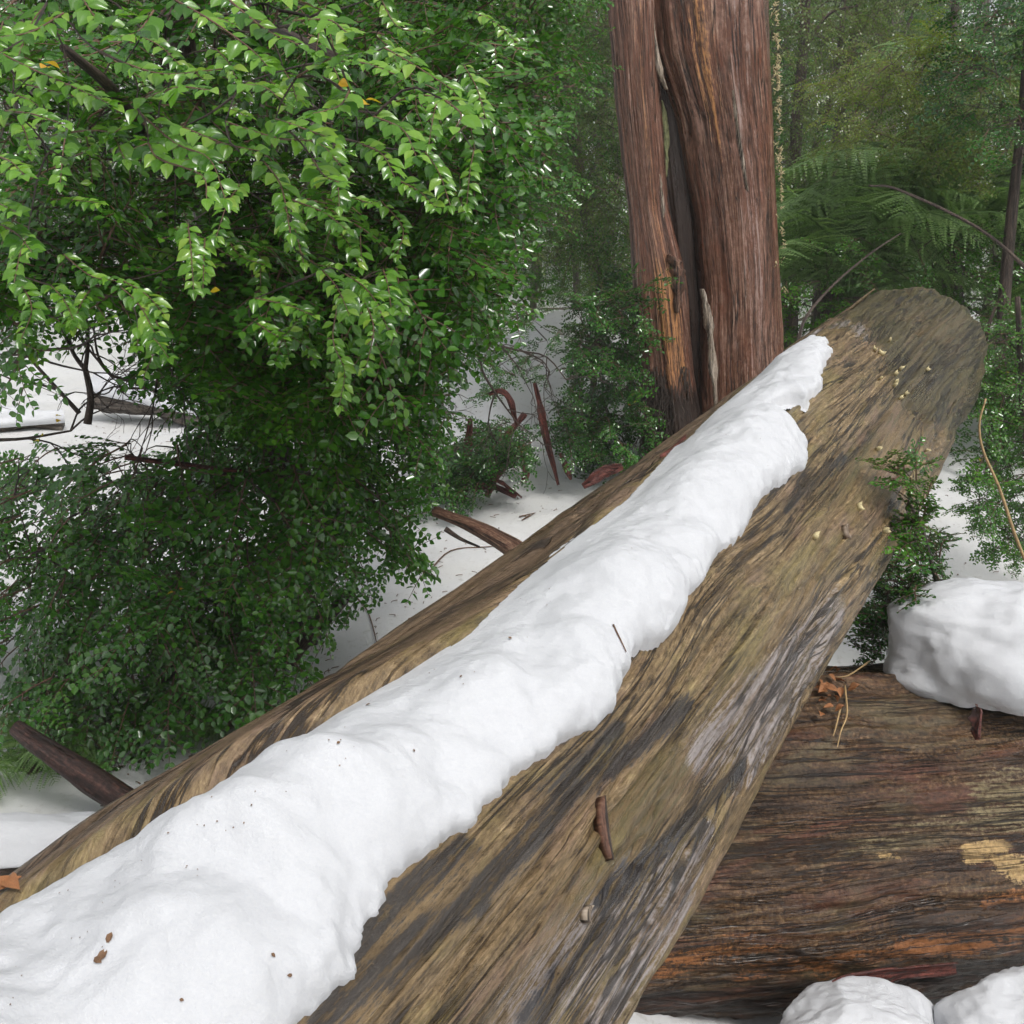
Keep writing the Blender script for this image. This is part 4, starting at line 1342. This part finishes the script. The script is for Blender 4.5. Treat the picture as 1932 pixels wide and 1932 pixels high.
# nearer young trees, mostly on the right and in the centre
for (px, y, k) in [(1530, 11.0, 0), (1650, 12.5, 1), (1780, 10.2, 0), (1900, 9.2, 1), (1130, 12.0, 0), (1000, 12.8, 1), (1960, 12.0, 0), (1440, 13.5, 1), (1220, 14.5, 0), (880, 13.5, 0), (700, 13.0, 1), (2080, 10.5, 1), (560, 15.0, 0), (1480, 10.2, 1), (1600, 14.2, 0), (1720, 14.0, 1), (1850, 13.0, 0), (1080, 10.6, 1), (940, 11.2, 0), (800, 12.2, 1), (1180, 11.4, 1), (1330, 12.5, 0), (620, 12.0, 0), (420, 14.5, 1), (1160, 10.0, 0)]:
    x = (px - 966) / FPX * (y * math.cos(PITCH) + 0.4)
    spots.append((x, y)); copy_tree(k, x, y, rf.uniform(0.85, 1.15), rf.uniform(0, 6))
for ring, (y0, y1, n, dmin) in enumerate([(15, 20, 16, 1.5), (20, 27, 28, 1.7), (27, 38, 46, 1.9)]):
    tries = 0; got = 0
    while got < n and tries < 4000:
        tries += 1
        y = rf.uniform(y0, y1); x = rf.uniform(-0.62 * y - 2, 0.62 * y + 2)
        if not fits(x, y, dmin): continue
        if ring == 0 and -0.55 * y < x < -0.28 * y and rf.random() < 0.8: continue
        spots.append((x, y)); got += 1
        copy_tree(int(rf.choice([2, 3, 4], p=[0.42, 0.38, 0.20])), x, y, rf.uniform(0.8, 1.2), rf.uniform(0, 6))


# ------------------------------------------------------------------ small things
def simple_tube(name, pts, r0, r1, mat, label, cat, sides=8, n=24, rough=0.12, seed=1, group=None, parent=None):
    V, F, g = tube([np.asarray(p, float) for p in pts], r0, r1, sides, n, rough, seed)
    return put(name, mesh_np(name, V, F, mat, dict(guv=g)), parent, label, cat, group)


# broken branch stub of the leaning log
simple_tube('branch_stub', [at(1000, 1060, 2.36), at(955, 1025, 2.42), at(890, 990, 2.5), at(820, 965, 2.6)], 0.030, 0.013, M_stub, 'red brown broken branch stub', None, 14, 40, 0.22, 4, parent=log_root)
for pts in ([(905, 985), (935, 1000), (960, 1015)], [(840, 985), (870, 1005), (905, 1020)]):
    simple_tube('bark_shred', [at(px, py + 12, 2.5) for px, py in pts], 0.008, 0.003, M_bark, None, None, 5, 10, 0.3, 5, parent=log_root)
# splinters at the log's broken rim and its bark edge
for (pts, y, rr) in [([(1540, 625), (1600, 585), (1650, 545)], 3.62, 0.012), ([(1480, 665), (1540, 622), (1580, 600)], 3.4, 0.01), ([(1600, 612), (1640, 598), (1680, 590)], 3.5, 0.010)]:
    simple_tube('splinter', [at(px, py, y) for px, py in pts], rr, rr * 0.3, M_log, None, None, 6, 20, 0.35, 6, parent=log_root)


def on_log(px, py, off=0.004):
    s_, th = LOG.hit(px, py)
    S, T = np.array([[s_]]), np.array([[th]])
    return LOG.point(S, T, log_r(S, T)[0] + off)[0, 0], unit(math.cos(th) * LOG.N + math.sin(th) * LOG.B)


def flake(px, py, L, W, ang, mat, name='bark_flake', label=None):
    p, nrm = on_log(px, py)
    ax = unit(LOG.D * math.cos(ang) + np.cross(nrm, LOG.D) * math.sin(ang)); ay = np.cross(nrm, ax)
    n, m = 9, 4
    t = np.linspace(-1, 1, n); u = np.linspace(-1, 1, m)
    w = W * np.sqrt(np.clip(1.02 - t ** 2, 0, 1))
    top = p + (t[:, None, None] * ax * L / 2) + (u[None, :, None] * w[:, None, None] * ay / 2) + nrm * (0.004 + 0.003 * (1 - u[None, :, None] ** 2) + 0.004 * t[:, None, None] ** 2)
    bot = top - nrm * 0.012
    V = np.vstack([top.reshape(-1, 3), bot.reshape(-1, 3)]); N0 = n * m
    F = grid_faces(n, m)
    rim = np.concatenate([np.arange(m), np.arange(1, n) * m + m - 1, np.arange(m - 2, -1, -1) + (n - 1) * m, np.arange(n - 2, 0, -1) * m]); r2 = np.roll(rim, -1)
    FF = np.vstack([F, F[:, ::-1] + N0, np.stack([r2, rim, rim + N0, r2 + N0], -1)])
    guv = stack(V @ LOG.D, V @ ay, 0 * V[:, 0])
    return put(name, mesh_np(name, V, FF, mat, dict(guv=guv)), log_root, label)


flake(1133, 1565, 0.075, 0.014, 0.9, M_stub, 'bark_flake', 'small red brown bark flake')
flake(1103, 1725, 0.02, 0.010, 0.6, M_pale)
flake(1597, 1003, 0.03, 0.008, 1.2, M_pale)
flake(1270, 838, 0.16, 0.02, 0.05, M_redbark, 'bark_flake', 'red bark sliver')
for (px, py) in [(1660, 1000), (1765, 1000), (1625, 955), (1710, 905), (1660, 845), (1745, 850), (1680, 640), (1695, 700), (1705, 690), (1690, 725), (1720, 735), (1760, 690), (1730, 870), (1540, 1010), (1700, 712), (1712, 742), (1660, 672), (1650, 660), (1672, 700)]:
    flake(px, py, rf.uniform(0.008, 0.02), rf.uniform(0.006, 0.011), rf.uniform(0, 3), M_speck, 'lichen_fleck')


def ribbon(name, pts, w, y, mat, label, cat, group=None, curl=0.5, seed=0, roll=0.0):
    P = np.array([at(*p[:2], (p[2] if len(p) > 2 else y)) for p in pts])
    n, m = 36, 7
    C_ = resample(P, n)
    T, N, B = frames(C_)
    t = np.linspace(0, 1, n); u = np.linspace(-1, 1, m)
    ww = w * (0.55 + 0.45 * np.sin(np.pi * t)) * (1 + 0.25 * fbm(stack(t * 5, 0, seed), 2, seed)) / 2
    ra = roll + 0.8 * fbm(stack(t * 2, 1, seed), 2, seed + 2)
    n2 = np.cos(ra)[:, None] * N + np.sin(ra)[:, None] * B; b2_ = np.cross(T, n2)
    top = C_[:, None] + ww[:, None, None] * u[None, :, None] * n2[:, None] + (ww * curl)[:, None, None] * (u[None, :, None] ** 2) * b2_[:, None]
    bot = top + b2_[:, None] * 0.006
    V = np.vstack([top.reshape(-1, 3), bot.reshape(-1, 3)]); N0 = n * m
    F = grid_faces(n, m)
    rim = np.concatenate([np.arange(m), np.arange(1, n) * m + m - 1, np.arange(m - 2, -1, -1) + (n - 1) * m, np.arange(n - 2, 0, -1) * m]); r2 = np.roll(rim, -1)
    FF = np.vstack([F, F[:, ::-1] + N0, np.stack([r2, rim, rim + N0, r2 + N0], -1)])
    guv = np.vstack([stack(t[:, None] * 1.0, u[None] * w / 2, 0).reshape(-1, 3)] * 2)
    return put(name, mesh_np(name, V, FF, mat, dict(guv=guv)), None, label, cat, group)


RY = 5.7
ribbon('bark_ribbon', [(1010, 722), (1020, 770), (1030, 830), (1052, 915)], 0.04, RY, M_redbark, 'long straight red bark ribbon standing upright in the snow', 'bark', seed=1)
ribbon('bark_ribbon', [(922, 742), (945, 740), (964, 762), (978, 800)], 0.04, RY, M_redbark, 'thin red bark ribbon with a hooked upper end', 'bark', seed=2)
ribbon('bark_ribbon', [(990, 780), (968, 812), (948, 842), (930, 872)], 0.05, RY + 0.05, M_redbark, 'wide dark red bark strip slanting below the hooked ribbon', 'bark', seed=3)
ribbon('bark_ribbon', [(886, 790), (884, 840), (880, 890), (872, 945)], 0.05, RY - 0.05, M_redbark, 'upright dark red bark strip among dark shrub leaves', 'bark', seed=4)
ribbon('bark_ribbon', [(918, 938), (932, 905), (956, 872), (982, 868), (994, 890), (988, 912)], 0.055, RY - 0.1, M_redbark, 'red bark curled into an arch on the snow', 'bark', seed=5)
ribbon('bark_ribbon', [(890, 925), (930, 915), (975, 935)], 0.05, RY - 0.12, M_redbark, 'dark red bark slab lying at the foot of the arch', 'bark', seed=15)
ribbon('bark_ribbon', [(925, 905), (950, 912), (985, 938)], 0.02, RY - 0.2, M_redbark, 'thin red bark splinter crossing the arched piece', 'bark', seed=16)
ribbon('bark_ribbon', [(1078, 905), (1068, 880), (1058, 855)], 0.035, RY, M_redbark, 'short red bark scrap leaning beside the straight ribbon', 'bark', seed=6)
ribbon('bark_ribbon', [(1100, 918, 5.4), (1140, 892, 5.4), (1175, 880, 5.4)], 0.06, 5.4, M_redbark, 'red bark piece lying behind the leaning log rim', 'bark', seed=7)
ribbon('bark_ribbon', [(1470, 1950, 1.66), (1550, 1880, 1.7), (1660, 1838, 1.76), (1800, 1822, 1.82)], 0.04, 1.8, M_redbark, 'arched dark red bark strip between the dark log and low snow', 'bark', seed=8)
ribbon('bark_ribbon', [(1845, 1335, 2.05), (1848, 1360, 1.99), (1850, 1395, 1.95)], 0.03, 2.0, M_redbark, 'red bark tag hanging below the thick snow lump', 'bark', seed=9)
simple_tube('brown_stick', [at(700, 810, 4.6), at(708, 760, 4.6), at(720, 690, 4.65)], 0.014, 0.01, M_stub, 'orange brown stick upright behind the evergreen branches', 'stick')
simple_tube('grey_stick', [at(745, 835, 5.0), at(765, 780, 5.0), at(775, 730, 5.0)], 0.03, 0.018, M_grtrunk, 'grey leaning stick behind the evergreen branches', 'stick')
simple_tube('red_branch', [at(235, 862, 2.75), at(330, 875, 2.8), at(400, 885, 2.85), at(455, 888, 2.9)], 0.009, 0.006, M_redbark, 'bare red brown branch lying across the dark foliage', 'branch', rough=0.3)
# dark broken trunk in the lower left and the snowy log it rests on
simple_tube('dark_branch', [at(28, 1372, 2.45), at(70, 1402, 2.43), at(150, 1455, 2.4), at(290, 1550, 2.35)], 0.022, 0.042, M_darkbr, 'thick dark red fallen branch propped behind the leaning log', 'branch', 14, 40, 0.16, 12)
simple_tube('broken_branch', [at(540, 1240, 3.55), at(590, 1185, 3.5), at(630, 1150, 3.45), at(672, 1110, 3.4)], 0.045, 0.012, M_bark, 'mossy broken branch stump poking from the snow under the evergreen', 'branch', 12, 30, 0.2, 13)
LOG3 = Log(at(-160, 1650, 2.05), at(430, 1600, 2.1) - at(-160, 1650, 2.05), 0.085)
LOG3.B = -LOG3.B if LOG3.B[1] > 0 else LOG3.B
def small_log():
    V, F, g = tube([LOG3.point(np.array(-0.5), np.array(0.), np.array(0.)), LOG3.point(np.array(0.72), np.array(0.), np.array(0.))], 0.085, 0.08, 40, 60, 0.08, 33)
    root = thing('half_buried_log', LOG3.point(np.array(0.2), np.array(math.pi), np.array(0.11)), 'half buried dark log under a smooth snow cap behind the leaning log', 'log')
    put('log_wood', mesh_np('log_wood', V, F, M_bark, dict(guv=g)), root)
    S1 = np.linspace(-0.45, 0.70, 120); T1 = np.linspace(-1.25, 1.05, 80)
    S, T = np.meshgrid(S1, T1, indexing='ij')
    e = np.clip(1 - ((T + 0.1) / 1.15) ** 2, 0, 1)
    h = (0.045 * e ** 0.5 + 0.004 * fbm(stack(S * 20, T * 3, 0), 3, 5)) * (1 + 0.4 * fbm(stack(S * 3, T, 0), 3, 3)) * smooth(0.72, 0.2, S) - 0.012 * (e <= 0)
    put('snow_drift', mesh_np('snow_drift', LOG3.point(S, T, 0.083 + h).reshape(-1, 3), grid_faces(120, 80), M_snow), None, 'smooth snow cap on the half buried dark log', 'snow')
small_log()
# snow covered logs far left
for k, (a, b, rr, lab) in enumerate([((190, 745, 9.0), (400, 790, 8.4), 0.16, 'pale brown snow topped log in the misty clearing'), ((-60, 815, 8.2), (120, 800, 8.6), 0.10, 'thin snow topped log crossing the misty clearing')]):
    A_, B_ = at(*a), at(*b)
    V, F, g = tube([A_, (A_ + B_) / 2 + np.array([0, 0.1, 0.03]), B_], rr, rr * 0.85, 24, 40, 0.16, 60 + k)
    root = thing('distant_log', (A_ + B_) / 2 - np.array([0, 0, rr]), lab, 'log')
    put('log_wood', mesh_np('log_wood', V, F, M_grtrunk, dict(guv=g)), root)
    lg = Log(A_, B_ - A_, rr); Ls = np.linalg.norm(B_ - A_)
    S, T = np.meshgrid(np.linspace(0, Ls, 40), np.linspace(-1.3, 1.3, 30), indexing='ij')
    h = 0.06 * np.clip(1 - (T / 1.25) ** 2, 0, 1) ** 0.5 * (1 + 0.6 * fbm(stack(S * 3, T * 1.2, k), 3, 8))
    put('snow_drift', mesh_np('snow_drift', lg.point(S, T, rr + h - 0.006).reshape(-1, 3), grid_faces(40, 30), M_snow), None, 'snow on top of the ' + lab.replace(' snow topped', ''), 'snow')

# dry stem and bare sticks on the right
simple_tube('dry_stem', [at(1948, 1090, 3.0), at(1915, 1010, 3.0), at(1885, 920, 3.0), at(1855, 850, 3.0), at(1848, 800, 3.0), at(1860, 752, 3.0)], 0.006, 0.003, M_straw, 'thin tan dry stem rising before the glossy shrub', 'stem', 6, 30, 0.1)
for pts, lab in [([(1505, 650, 5.2), (1520, 600, 5.3), (1570, 540, 5.4), (1640, 480, 5.5), (1700, 440, 5.6)], 'bare curved grey stick rising behind the leaning log'),
                 ([(1850, 700, 4.6), (1870, 600, 4.6), (1900, 540, 4.6)], 'dark bare stick beside the far end of the leaning log'),
                 ([(1990, 560, 5.0), (1860, 440, 5.0), (1700, 360, 5.1), (1640, 350, 5.1)], 'long thin dark branch crossing the fern fronds')]:
    simple_tube('bare_stick', [at(*p) for p in pts], 0.010, 0.004, M_bark, lab, 'stick', 7, 30, 0.15)


# twigs lying on the snow
def ground_pt(px, py, off=0.004):
    d = ray(px, py)
    t = 1.0
    for _ in range(400):
        p = CAM + d * t
        if p[2] <= ground_z(p[0], p[1]): break
        t += 0.02
    return np.array([p[0], p[1], float(ground_z(p[0], p[1])) + off])


for k, (pts, lab) in enumerate([([(1000, 975), (985, 985), (1010, 970)], None), ([(805, 1090), (850, 1042), (920, 1036), (995, 1030)], 'dark forked twig on the snow by the broken stub'),
                   ([(995, 1055), (870, 1110), (855, 1140), (830, 1160)], None), ([(680, 1325), (760, 1320), (800, 1335)], None), ([(660, 1270), (720, 1250), (790, 1262)], None),
                   ([(640, 1110), (690, 1150), (720, 1255)], None), ([(720, 1255), (760, 1258), (800, 1240)], None), ([(850, 1250), (900, 1240), (960, 1238)], None), ([(980, 978), (1010, 972)], None), ([(1190, 985), (1170, 1000)], None)]):
    P = [ground_pt(*p, 0.008) for p in pts]
    simple_tube('twig', P, 0.005, 0.002, M_twig, lab or 'thin bare twig lying on the snow behind the leaning log', 'twig', 5, 16, 0.1, k, None if lab else 'twigs on the snow behind the log')


def litter():
    r = np.random.default_rng(3)
    A = Acc()
    for i in range(5200):
        y = r.uniform(2.2, 9); x = r.uniform(-0.5 * y, 0.75 * y)
        if vnoise(np.array([[x * 1.3, y * 1.3, 0]]), 4)[0] < r.uniform(-0.9, 0.5): continue
        z = float(ground_z(x, y)) + 0.004
        a = r.uniform(0, 6.28)
        if r.random() < 0.55:
            L = r.uniform(0.008, 0.045)
            d = np.array([math.cos(a), math.sin(a), 0]) * L
            V, F, g = tube([[x, y, z], np.array([x, y, z]) + d * 0.5 + np.array([r.normal(0, .006), r.normal(0, .006), 0.003]), np.array([x, y, z]) + d], 0.0022, 0.0014, 3, 4, cap=False)
            A.add(V, F)
        else:
            s_ = r.uniform(0.006, 0.016)
            ax = np.array([math.cos(a), math.sin(a), r.normal(0, .2)]); ay = np.array([-math.sin(a), math.cos(a), r.normal(0, .2)])
            A.add(np.array([x, y, z]) + s_ * (LV[:, :1] * ax + LV[:, 1:2] * ay + np.array([0, 0, 0.1])), LF)
    put('leaf_litter', A.mesh('leaf_litter', M_litter), None, 'dark specks of leaf and twig litter scattered over the snow', 'litter', kind='stuff')


litter()


def cap_litter():
    r = np.random.default_rng(8)
    A = Acc()
    dg = bpy.context.evaluated_depsgraph_get()
    cap = next(o for o in bpy.data.objects if o.name == 'snow_strip')
    for (px, py, s_) in [(213, 1760, .010), (190, 1815, .012), (180, 1808, .009), (700, 1330, .007), (965, 1207, .006), (510, 1800, .005), (550, 1840, .005), (870, 1280, .005), (340, 1885, .004), (270, 2010, .006), (635, 1405, .005), (780, 1420, .004)] + \
            [(r.uniform(0, 1450), 0, r.uniform(.0012, .0026)) for _ in range(90)]:
        if py == 0: py = np.interp(px, [0, 1450], [1800, 760]) + r.uniform(-60, 130)
        d = ray(px, py)
        ok, loc, nrm, idx = cap.ray_cast(Vector(CAM), Vector(d))
        if not ok: continue
        a = unit(np.cross(nrm, r.normal(0, 1, 3))); b = np.cross(nrm, a)
        A.add(np.array(loc) + np.array(nrm) * 0.002 + s_ * (LV[:, :1] * a + LV[:, 1:2] * 1.0 * b + LV[:, 2:] * np.array(nrm)), LF)
    put('debris', A.mesh('debris', M_litter), None, 'tiny dark debris flecks on the long snow strip', 'debris', kind='stuff')
    pts = []
    for px, py in [(1157, 1180), (1165, 1200), (1172, 1215), (1180, 1230)]:
        ok, loc, nrm, idx = cap.ray_cast(Vector(CAM), Vector(ray(px, py)))
        if ok: pts.append(np.array(loc) + np.array(nrm) * 0.002)
    if len(pts) > 2: simple_tube('twig', pts, 0.0015, 0.0008, M_twig, 'hair thin twig stuck on the long snow strip', 'twig', 4, 12)


cap_litter()


def dead_leaves():
    """little heap of rusty leaves caught between the two logs, and dangling rootlets"""
    r = np.random.default_rng(12)
    for k in range(26):
        px, py = r.normal(1560, 22), r.normal(1325, 24)
        s_, th = LOG2.hit(px, py)
        p = LOG2.point(np.array(s_), np.array(th), np.array(LOG2.R + 0.02 + r.uniform(0, 0.02)))
        me = LEAF_DEAD
        o = bpy.data.objects.new('dead_leaf', me); COL.objects.link(o)
        o.location = Vector(p); o.rotation_euler = (r.uniform(-.6, .6), r.uniform(-.6, .6), r.uniform(0, 6)); o.scale = (r.uniform(.02, .035),) * 3
        tag(o, 'curled rusty dead leaf caught where the two logs cross', 'leaf', 'dead leaves where the logs cross')
    for pts in ([(1590, 1310), (1592, 1360), (1580, 1390), (1572, 1420)], [(1580, 1350), (1570, 1385), (1565, 1400)], [(1640, 1265), (1600, 1290), (1575, 1295)]):
        P = []
        for px, py in pts:
            s_, th = LOG2.hit(px, py); P.append(LOG2.point(np.array(s_), np.array(th), np.array(LOG2.R + 0.025)))
        simple_tube('rootlet', P, 0.003, 0.0012, M_straw, 'thin dangling rootlet on the wet dark log by dead leaves', 'root', 5, 14, 0.2, 2, 'rootlets on the dark log')


LEAF_DEAD = mesh_np('dead_leaf', np.array([v.co[:] for v in LEAF_ME[1].vertices]) * np.array([1, 1, 2.5]), grid_faces(7, 5), M_dead)
dead_leaves()
for px, py in [(38, 1695), (22, 1712), (15, 1725)]:
    p, nrm = on_log(px, py, 0.006)
    o = bpy.data.objects.new('dead_leaf', LEAF_DEAD); COL.objects.link(o)
    o.location = Vector(p); o.rotation_euler = (0.4, -0.5, px * 1.3); o.scale = (0.028,) * 3
    tag(o, 'orange dead leaf lying on the bark edge of the leaning log', 'leaf', 'orange leaves on the bark edge')

# ------------------------------------------------------------------ misty air
def haze():
    x0, x1, y0, y1, z0, z1 = -45, 45, -30, 75, -6, 60
    V = np.array([[x, y, z] for x in (x0, x1) for y in (y0, y1) for z in (z0, z1)])
    F = np.array([[0, 1, 3, 2], [4, 6, 7, 5], [0, 4, 5, 1], [2, 3, 7, 6], [0, 2, 6, 4], [1, 5, 7, 3]])
    m = bpy.data.materials.new('haze'); m.use_nodes = True
    n = m.node_tree.nodes; n.clear()
    out = n.new('ShaderNodeOutputMaterial'); v = n.new('ShaderNodeVolumePrincipled')
    v.inputs['Color'].default_value = (0.93, 0.96, 0.95, 1)
    v.inputs['Density'].default_value = 0.003
    m.node_tree.links.new(v.outputs[0], out.inputs['Volume'])
    put('haze', mesh_np('haze', V, F, m, shade=False), kind='stuff', label='thin pale mist filling the forest')
haze()
